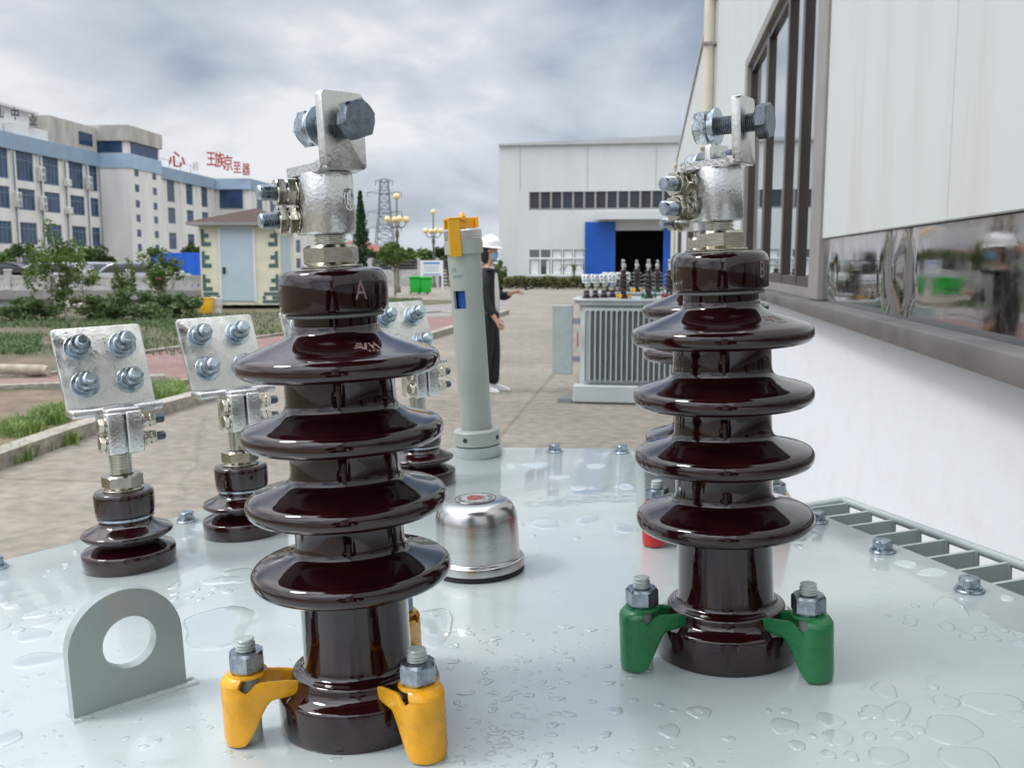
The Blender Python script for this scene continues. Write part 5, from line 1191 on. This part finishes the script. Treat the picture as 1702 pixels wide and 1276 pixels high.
mb = MB(); mb.box(a + .16, b2 - .16, -.036, -.031, zt_ - .20, zt_ - .09); mb.build('header', mat('blue header print', (.05, .22, .50), .5), bdp, smooth=False); mb = MB(); mb.box(a + .16, b2 - .16, -.036, -.031, zb2 + .04, zb2 + .10); mb.build('footer', mat('blue header print', (.05, .22, .50), .5), bdp, smooth=False)
mb = MB()
for k in range(4):
    x = a + .18
    while x < b2 - .3: w__ = rn.uniform(.05, .14); mb.box(x, x + w__, -.036, -.031, zt_ - .32 - k * .09, zt_ - .285 - k * .09); x += w__ + .025
mb.build('text_lines', mat('grey blue print', (.28, .34, .42), .5), bdp, smooth=False)
MGRN = mat('green bin plastic', (.01, .40, .04), .45)
for i, (px, lb) in enumerate(((690, 'bright green wheeled bin, the left of two side by side'), (706, 'bright green wheeled bin, the right of two, beside the notice board'))):
    p = ground(px, 489); hb2 = hgt(px, 459 + i * 1, p.y); t = thing('wheeled_bin', lb, 'bin', (p.x, p.y, 0), R(8 + 20 * i), 'green wheeled bins'); w2 = .27
    mb = MB(); mb.prism([(-w2, -w2), (w2, -w2), (w2, w2), (-w2, w2)], .08, hb2 - .08, .03, 2)
    for v_ in mb.bm.verts: k_ = .8 + .2 * v_.co.z / hb2; v_.co.x *= k_; v_.co.y *= k_
    mb.build('body', MGRN, t); mb = MB(); mb.box(-w2 - .03, w2 + .03, -w2 - .04, w2 + .04, hb2 - .078, hb2, .02, 2); mb.build('lid', MGRN, t)
    for s_ in (-1, 1): mb = MB(); mb.m = rot_to((1, 0, 0), (s_ * (w2 - .06) - .02, w2 * .7, .09)); mb.cyl(.09, 0, .05, 20); mb.build('wheel', MT['black'], t)
MLP = mat('bronze lamp post', (.10, .095, .07), .5); MGLB = mat('cream lamp globe', (.74, .56, .24), .35, coat=.3)
def lamp(label, px, ptop, Y):
    p = far(px, 450, Y); h = hgt(px, ptop, Y); t = thing('street_lamp', label, 'street lamp', (p.x, Y, 0), R(20), 'five globe street lamps'); r = .16
    mb = MB(); mb.lathe([(.14, 0), (.14, .25), (.07, .35), (.06, h * .55), (.10, h * .57), (.10, h * .62), (.045, h * .64), (.035, h - 2 * r)], 14); mb.build('post', MLP, t)
    for k in range(4):
        a = R(90 * k); e_ = (.46 * math.cos(a), .46 * math.sin(a)); mb = MB(); mb.tube(spline([(0, 0, h - 1.55), (e_[0] * .6, e_[1] * .6, h - 1.62), (e_[0], e_[1], h - 1.42)], 5), .025, 6); mb.lathe([(0, 0), (.01, .01)], 4) if False else None; ar = mb.build('arm', MLP, t)
        mb = MB(); mb.m = Matrix.Translation((e_[0], e_[1], h - 1.25)); mb.lathe([(0, -r)] + [(r * math.sin(math.pi * q / 10), -r * math.cos(math.pi * q / 10)) for q in range(1, 10)] + [(0, r)], 20, cap=False); mb.build('globe', MGLB, ar)
    mb = MB(); mb.m = Matrix.Translation((0, 0, h - r)); mb.lathe([(0, -r)] + [(r * math.sin(math.pi * q / 10), -r * math.cos(math.pi * q / 10)) for q in range(1, 10)] + [(0, r)], 20, cap=False); mb.build('globe', MGLB, t)
lamp('taller five globe street lamp beside the pylon', 661, 321, 47); lamp('farther five globe street lamp above the notice board', 721, 348, 57)
py_ = thing('power_pylon', 'grey lattice power pylon far beyond the gate', 'pylon', (far(640, 400, 300).x, 300, 0)); hP = hgt(640, 299, 300); MPY = mat('pylon steel', (.14, .16, .19), .6); mb = MB(); cor = [(-1, -1), (1, -1), (1, 1), (-1, 1)]
def hw(z): t_ = z / hP; return 3.4 * (1 - t_) + 1.0 * t_ if t_ < .55 else 1.87 - (t_ - .55) * 1.6
lev = [hP * k / 12 for k in range(13)]
for c_ in cor:
    for a, b2 in zip(lev, lev[1:]): mb.tube([(c_[0] * hw(a), c_[1] * hw(a), a), (c_[0] * hw(b2), c_[1] * hw(b2), b2)], .14, 4)
for a, b2 in zip(lev, lev[1:]):
    for i in range(4):
        c_, d_ = cor[i], cor[(i + 1) % 4]; mb.tube([(c_[0] * hw(a), c_[1] * hw(a), a), (d_[0] * hw(b2), d_[1] * hw(b2), b2)], .08, 4); mb.tube([(d_[0] * hw(a), d_[1] * hw(a), a), (c_[0] * hw(b2), c_[1] * hw(b2), b2)], .08, 4); mb.tube([(c_[0] * hw(b2), c_[1] * hw(b2), b2), (d_[0] * hw(b2), d_[1] * hw(b2), b2)], .08, 4)
mb.build('lattice_tower', MPY, py_, smooth=False)
for z, w__ in ((hP * .97, 2.6), (hP * .84, 5.2), (hP * .62, 5.2), (hP * .44, 5.0)):
    mb = MB()
    for s_ in (-1, 1):
        for q in (-1, 1): mb.tube([(0, q * hw(z), z), (s_ * w__, 0, z + .5)], .1, 4)
        mb.tube([(0, 0, z + 1.3), (s_ * w__, 0, z + .5)], .08, 4); mb.tube([(s_ * w__, 0, z + .5), (s_ * w__, 0, z - .9)], .12, 5)
    mb.build('cross_arm', MPY, py_, smooth=False)
# ================================================================== FAR TRANSFORMERS
MT['paint2'] = mat('grey green enamel far', (.42, .46, .455), .4, coat=.2, var=.06, vscale=3)
def far_transformer(label, loc, rz, box=True):
    t = thing('far_transformer', label, 'transformer', loc, rz, 'finished transformers standing in the yard'); zt = 1.07; w, d = .62, .48
    def rr(w, d, r, n=6):
        o = []
        for cx_, cy_, a0 in ((w - r, d - r, 0), (-w + r, d - r, 90), (-w + r, -d + r, 180), (w - r, -d + r, 270)):
            for k in range(n + 1): a = R(a0 + 90 * k / n); o.append((cx_ + r * math.cos(a), cy_ + r * math.sin(a)))
        return o
    mb = MB(); mb.prism(rr(w + .03, d + .03, .22), zt - .018, zt, .004, 1); mb.build('cover', MT['paint2'], t)
    mb = MB(); mb.prism(rr(w, d, .20), zt - .06, zt - .0185); mb.prism(rr(w - .05, d - .05, .16), .12, zt - .061); mb.build('tank', MT['paint2'], t)
    x0 = -w + .13; n = 19
    mb = MB()
    for k in range(n): x = x0 + (2 * w - .26) * k / (n - 1); mb.box(x - .007, x + .007, -d - .13, -d + .04, .24, zt - .12, .003, 1)
    mb.box(x0 - .02, -x0 + .02, -d - .02, -d + .03, .20, .239); mb.box(x0 - .02, -x0 + .02, -d - .02, -d + .03, zt - .119, zt - .09)
    mb.build('radiator_fins', MT['paint2'], t, smooth=False)
    mb = MB()
    for k in range(12): y = -d + .2 + (2 * d - .4) * k / 11; mb.box(w - .06, w + .12, y - .007, y + .007, .24, zt - .12, .003, 1)
    mb.build('radiator_fins', MT['paint2'], t, smooth=False)
    mb = MB(); mb.box(-w + .02, w - .02, -d - .16, -d + .02, .02, .195, .01, 1); mb.box(-w - .06, w + .06, -d - .10, -d - .02, 0, .045); mb.build('skid', MT['paint2'], t, smooth=False)
    mb = MB(); mb.box(-w - .02, w + .02, d - .1, d, 0, .12); mb.build('skid', MT['paint2'], t, smooth=False)
    if box:
        mb = MB(); mb.box(-w - .24, -w - .02, -d + .16, -d + .22, .27, zt - .07, .006, 1); mb.build('control_panel', MT['lug'], t, smooth=False)
        mb = MB(); mb.box(-w - .019, -w + .05, -d + .17, -d + .21, .40, .46); mb.box(-w - .019, -w + .05, -d + .17, -d + .21, .80, .86); mb.build('panel_hinge', MT['zinc'], t, smooth=False)
    mb = MB(); mb.box(-w + .036, -w + .049, -d + .06, -d + .09, .58, .72)
    mb.build('warning_label', MT['red_flat'], t, smooth=False)
    mb = MB(); mb.box(-w - .14, -w - .0, -d - .14, -d + .0, 0, .05); mb.cyl(.02, .05, .14, 10) if False else None; mb.build('foot_bracket', MT['zinc'], t, smooth=False)
    return t
FT = [((1.32, 10.35, 0), R(-9)), ((1.75, 12.6, 0), R(-9)), ]
far_transformer('grey green finned transformer standing in the yard with a side panel box', *FT[0])
far_transformer('second finned transformer standing directly behind the finned one', *FT[1], box=False)
hvset = [(A, 'yellow', -.12, -.28), (B, 'green', .14, -.22), (C, 'red', .36, -.12)]
allk = {}
for c in COL.objects:
    if c.parent: allk.setdefault(c.parent.name, []).append(c)
for ti, (loc, rz) in enumerate(FT):
    M0 = Matrix.Translation(loc) @ Matrix.Rotation(rz, 4, 'Z') @ Matrix.Translation((0, 0, 1.071))
    where = 'nearer finned' if ti == 0 else 'rear finned'
    for src, colr, x, y in hvset:
        c = copy_tree(src, None, allk); c['label'] = 'far brown bushing with %s clamps on the %s transformer' % (colr, where); c['group'] = 'tall bushings on the far transformers'
        c.matrix_world = M0 @ Matrix.Translation((x, y + .05, 0)) @ Matrix.Rotation(R(-60), 4, 'Z')
    for k in range(4):
        c = copy_tree(LV0, None, allk); c['label'] = 'far short plated bushing, %s from the left on the %s transformer' % (('first', 'second', 'third', 'fourth')[k], where); c['group'] = 'short bushings on the far transformers'
        c.matrix_world = M0 @ Matrix.Translation((-.50 + .085 * k, -.26 + .10 * k, 0)) @ Matrix.Rotation(R(-70), 4, 'Z')
# ================================================================== PEOPLE
MSK = mat('skin', (.55, .32, .23), .5, var=.05, vscale=20); MBLKC = mat('black cloth', (.012, .012, .015), .75, var=.2, vscale=12, bump=.2, bscale=40); MSHIRT = mat('white shirt', (.66, .65, .63), .75, bump=.2, bscale=30); MHAIR = mat('black hair', (.012, .010, .010), .5)
MHAT = mat('white hard hat', (.78, .79, .80), .25, coat=.4); MMASK = mat('blue face mask', (.25, .45, .62), .75)
def skinned(name, pts, edges, m, parent, sub=2):
    me = bpy.data.meshes.new(name); me.from_pydata([p[:3] for p in pts], edges, []); me.materials.append(m)
    o = bpy.data.objects.new(name, me); COL.objects.link(o); o.parent = parent
    md = o.modifiers.new('skin', 'SKIN'); md.use_smooth_shade = True
    sv = me.skin_vertices[0].data if me.skin_vertices else None
    if sv is None:
        bm = bmesh.new(); bm.from_mesh(me); bm.verts.layers.skin.verify(); bm.to_mesh(me); bm.free(); sv = me.skin_vertices[0].data
    for i, p in enumerate(pts):
        r = p[3]; sv[i].radius = (r, r) if not isinstance(r, tuple) else r
        sv[i].use_root = (i == 0)
    s = o.modifiers.new('sub', 'SUBSURF'); s.levels = sub; s.render_levels = sub
    return o
def chain(n, start=0): return [(start + i, start + i + 1) for i in range(n - 1)]
def add_chain(P, E, root, pts):
    i0 = len(P); P.extend(pts); E.append((root, i0)); E.extend((i0 + k, i0 + k + 1) for k in range(len(pts) - 1)); return len(P) - 1
def hand(P, E, wrist, d, up, curl, s=1.0, grip=False):
    """palm and five fingers grown from the wrist vertex index; d = pointing direction, up = back-of-hand normal"""
    W0 = Vector(P[wrist][:3]); d = Vector(d).normalized(); up = Vector(up).normalized(); side = d.cross(up).normalized()
    pc = W0 + d * .045 * s; i = add_chain(P, E, wrist, [(*pc, .020 * s)])
    for k, (o_, ln) in enumerate(((-.027, .066), (-.009, .076), (.009, .070), (.026, .056))):
        b = pc + d * .038 * s + side * o_ * s; q = []; dd = d.copy(); p = b; q.append((*p, .0092 * s))
        for j in range(3): dd = (dd - up * curl * (.5 + .3 * j)).normalized(); p = p + dd * ln * s / 3; q.append((*p, (.0088 - .0008 * j) * s))
        add_chain(P, E, i, q)
    b = W0 + d * .03 * s - side * .028 * s; dd = (d * .6 - side * .8 - up * .15).normalized(); q = [(*b, .011 * s)]; p = b
    for j in range(3): p = p + dd * .024 * s; dd = (dd + d * .35 - up * curl * .3 + side * .25).normalized(); q.append((*p, (.0105 - .001 * j) * s))
    add_chain(P, E, i, q)
def person(label, loc, rz, hat=True, scale=1.0, tablet=True):
    """stands facing local +X, looking at a phone held forward"""
    t = thing('person', label, 'person', loc, rz); t.scale = (scale,) * 3
    # body: one continuous skin figure
    P = [(0, 0, .93, (.13, .10))]; E = []
    ch = add_chain(P, E, 0, [(.005, 0, 1.08, (.125, .095)), (.0, 0, 1.24, (.145, .105)), (-.01, 0, 1.37, (.13, .085)), (.0, 0, 1.44, .052), (.02, 0, 1.50, .048), (.035, 0, 1.56, (.070, .078)), (.045, 0, 1.64, (.075, .085)), (.035, 0, 1.71, (.055, .06))])
    sh = 3
    # legs
    for s_, fx in ((1, .05), (-1, -.03)):
        add_chain(P, E, 0, [(.0, s_ * .09, .86, .095), (.02 + fx * .5, s_ * .095, .50, .062), (-.01 + fx, s_ * .095, .28, .056), (-.02 + fx, s_ * .10, .09, .040), (.05 + fx, s_ * .105, .035, .036), (.14 + fx, s_ * .115, .022, .026)])
    # arms: right hand raised with the phone, left hand lower and forward
    w1 = add_chain(P, E, sh, [(-.01, .17, 1.38, .052), (.02, .215, 1.16, .044), (.16, .17, 1.10, .036), (.28, .08, 1.16, .025)])
    hand(P, E, w1, (1, -.25, .2), (-.1, .3, .9), .9)
    w2 = add_chain(P, E, sh, [(-.01, -.17, 1.38, .052), (.00, -.225, 1.13, .044), (.06, -.23, .98, .036), (.14, -.21, .86, .025)])
    hand(P, E, w2, (.6, .1, -.8), (.3, -.8, .4), .5)
    skinned('body', P, E, MSK, t)
    # trousers
    P = [(0, 0, .98, (.150, .122))]; E = []; add_chain(P, E, 0, [(0, 0, 1.07, (.135, .108))])
    for s_, fx in ((1, .05), (-1, -.03)):
        add_chain(P, E, 0, [(.0, s_ * .085, .84, .112), (.02 + fx * .5, s_ * .095, .50, .088), (-.01 + fx, s_ * .095, .26, .082), (-.015 + fx, s_ * .10, .075, .080)])
    skinned('trousers', P, E, MBLKC, t)
    # open black jacket
    P = [(-.014, 0, 1.24, (.180, .140))]; E = []
    add_chain(P, E, 0, [(-.018, 0, 1.37, (.175, .125)), (-.014, 0, 1.445, (.095, .085))])
    add_chain(P, E, 0, [(-.010, 0, 1.08, (.168, .138)), (-.010, 0, .92, (.178, .150)), (-.010, 0, .78, (.176, .150))])
    add_chain(P, E, 1, [(-.01, .178, 1.37, .080), (.02, .222, 1.16, .068), (.15, .178, 1.10, .058), (.235, .115, 1.135, .044)])
    add_chain(P, E, 1, [(-.01, -.178, 1.37, .080), (.0, -.232, 1.13, .068), (.055, -.236, .99, .058), (.115, -.22, .905, .044)])
    skinned('jacket', P, E, MBLKC, t)
    P = [(.048, 0, 1.27, (.095, .085))]; E = []; add_chain(P, E, 0, [(.035, 0, 1.40, (.06, .05)), (.022, 0, 1.46, .055)]); add_chain(P, E, 0, [(.060, 0, 1.10, (.10, .085)), (.062, 0, .90, (.10, .085))])
    skinned('shirt', P, E, MSHIRT, t)
    for s_, fx in ((1, .05), (-1, -.03)):
        mb = MB(); pts = spline([(-.085, .0), (-.095, .05), (-.06, .085), (.02, .088), (.09, .062), (.15, .045), (.185, .025), (.185, .0)], 3)
        mb.m = Matrix.Translation((fx - .0, s_ * .108, 0)) @ Matrix(((1, 0, 0, 0), (0, 0, -1, 0), (0, 1, 0, 0), (0, 0, 0, 1))); mb.prism(pts, -.045, .045, .018, 3); mb.build('shoe', MT['white'], t)
    # head details
    mb = MB(); mb.m = Matrix.Translation((.035, 0, 1.655)); mb.lathe([(0, -.115), (.05, -.105), (.078, -.06), (.086, 0), (.080, .05), (.05, .088), (0, .098)], 32, cap=False)
    for v_ in mb.bm.verts:
        c = v_.co
        if c.x > .06: c.x = .06 + (c.x - .06) * .2
    mb.build('hair', MHAIR, t) if not hat else None
    if hat:
        mb = MB(); mb.m = Matrix.Translation((-.012, 0, 1.60)); mb.lathe([(0, -.13), (.05, -.11), (.072, -.05), (.080, .02), (.078, .09)], 28, cap=False); mb.build('hair', MHAIR, t)
        mb = MB(); mb.m = Matrix.Translation((.03, 0, 1.665)) @ Matrix.Rotation(R(6), 4, 'Y')
        mb.lathe(spline([(.122, 0), (.124, .005), (.112, .012), (.110, .04), (.100, .085), (.070, .120), (.030, .134), (0, .136)], 3), 40, cap=False)
        for v_ in mb.bm.verts: 
            c = mb.m.inverted() @ v_.co
            if c.z < .02: c.x *= 1.15 + (.22 if c.x > 0 else 0)
            else: c.x *= 1.12
            v_.co = mb.m @ c
        ht = mb.build('hard_hat', MHAT, t)
        mb = MB(); mb.tube(spline([(.155, 0, 1.70), (.12, 0, 1.765), (.03, 0, 1.808), (-.06, 0, 1.775)], 5), .010, 8); mb.build('hat_ridge', MHAT, ht)
    mb = MB(); mb.m = Matrix.Translation((.060, 0, 1.575)); mb.lathe([(0, -.062), (.045, -.048), (.066, 0), (.060, .040), (.03, .052)], 24, cap=False)
    for v_ in mb.bm.verts:
        if v_.co.x < .07: v_.co.x = .07 + (v_.co.x - .07) * .55
    mb.build('face_mask', MMASK, t)
    for s_ in (-1, 1):
        mb = MB(); mb.m = Matrix.Translation((.116, s_ * .030, 1.645)); mb.lathe([(0, -.008), (.009, 0), (0, .008)], 12, cap=False); mb.build('eye', MT['black'], t)
        mb = MB(); mb.m = Matrix.Translation((.035, s_ * .082, 1.625)); mb.lathe([(0, -.028), (.011, -.012), (.013, .010), (0, .028)], 12, cap=False); mb.build('ear', MSK, t)
    return t
ps = person('person in white hard hat, blue mask and black suit walking right, holding a phone', (far(811, 500, 10.8).x, 10.75, 0.0), R(-12), True, .965)
ph = thing('phone', 'dark phone on a small grip held out by the person in the hard hat', 'phone', (0, 0, 0)); mb = MB(); mb.box(-.006, .006, -.040, .040, -.005, .150, .004, 2); mb.build('case', MT['black'], ph)
mb = MB(); mb.tube([(-.12, .0, -.04), (-.05, 0, -.01), (0, 0, .02)], .012, 8); mb.build('grip', MT['black'], ph)
hp_ = ps.matrix_basis @ Vector((.40, .045, 1.185)); ph.location = hp_ + Vector((.03, 0, 0)); ph.rotation_euler = (R(-10), R(75), R(-12))
# photographer under a dark umbrella, behind the camera (seen only as the dark reflection in the glaze)
pg = person('person in dark clothes standing behind the camera under the umbrella', (.0, -.48, 0), R(90), False, 1.0)
um = thing('umbrella', 'open black umbrella held over the transformer, outside the picture', 'umbrella', (.0, .34, 2.03), 0)
mb = MB(); n = 8; ro_ = .46
def canopy(k, t_): a = 2 * math.pi * k / n; return (ro_ * t_ * math.cos(a), ro_ * t_ * math.sin(a), .26 * (1 - t_ * t_))
for k in range(n):
    G = []
    for i in range(9):
        t_ = i / 8; row = []
        for j in range(7):
            a0, a1 = Vector(canopy(k, t_)), Vector(canopy(k + 1, t_)); p = a0.lerp(a1, j / 6); p.z += .05 * t_ * math.sin(math.pi * j / 6) * .5; row.append(mb.v(p))
        G.append(row)
    for i in range(8):
        for j in range(6): mb.face([G[i][j], G[i + 1][j], G[i + 1][j + 1], G[i][j + 1]])
bmesh.ops.remove_doubles(mb.bm, verts=mb.bm.verts[:], dist=.0005)
um_c = mb.build('canopy', mat('black umbrella cloth', (.012, .013, .016), .6), um); so_ = um_c.modifiers.new('s', 'SOLIDIFY'); so_.thickness = .002
mb = MB(); mb.tube([(0, 0, .29), (0, -.3, -.25), (0, -.62, -.78)], .006, 8); mb.build('shaft', MT['zinc_dark'], um)

# ------------------------------------------------------------------ debris by the path
lg = thing('log', 'pale weathered log lying at the left edge beyond the dug soil', 'log', tuple(ground(24, 628)), R(4)); mb = MB(); q = spline([(-1.2, .1, .10), (-.5, 0, .11), (.2, .04, .10), (.42, .0, .09)], 6); mb.tube(q, .085, 12, .06)
for v_ in mb.bm.verts: v_.co += Vector((0, 0, 1)) * .015 * noise.noise(v_.co * 6)
mb.build('wood', mat('pale dead wood', (.34, .30, .24), .9, var=.25, vscale=8, bump=.4, bscale=20), lg)
kb = thing('concrete_block', 'small loose concrete block at the near edge of the reddish path', 'block', tuple(ground(262, 641)), R(20)); mb = MB(); mb.box(-.09, .09, -.07, .07, 0, .13, .012, 2); mb.build('block', MKERB, kb)
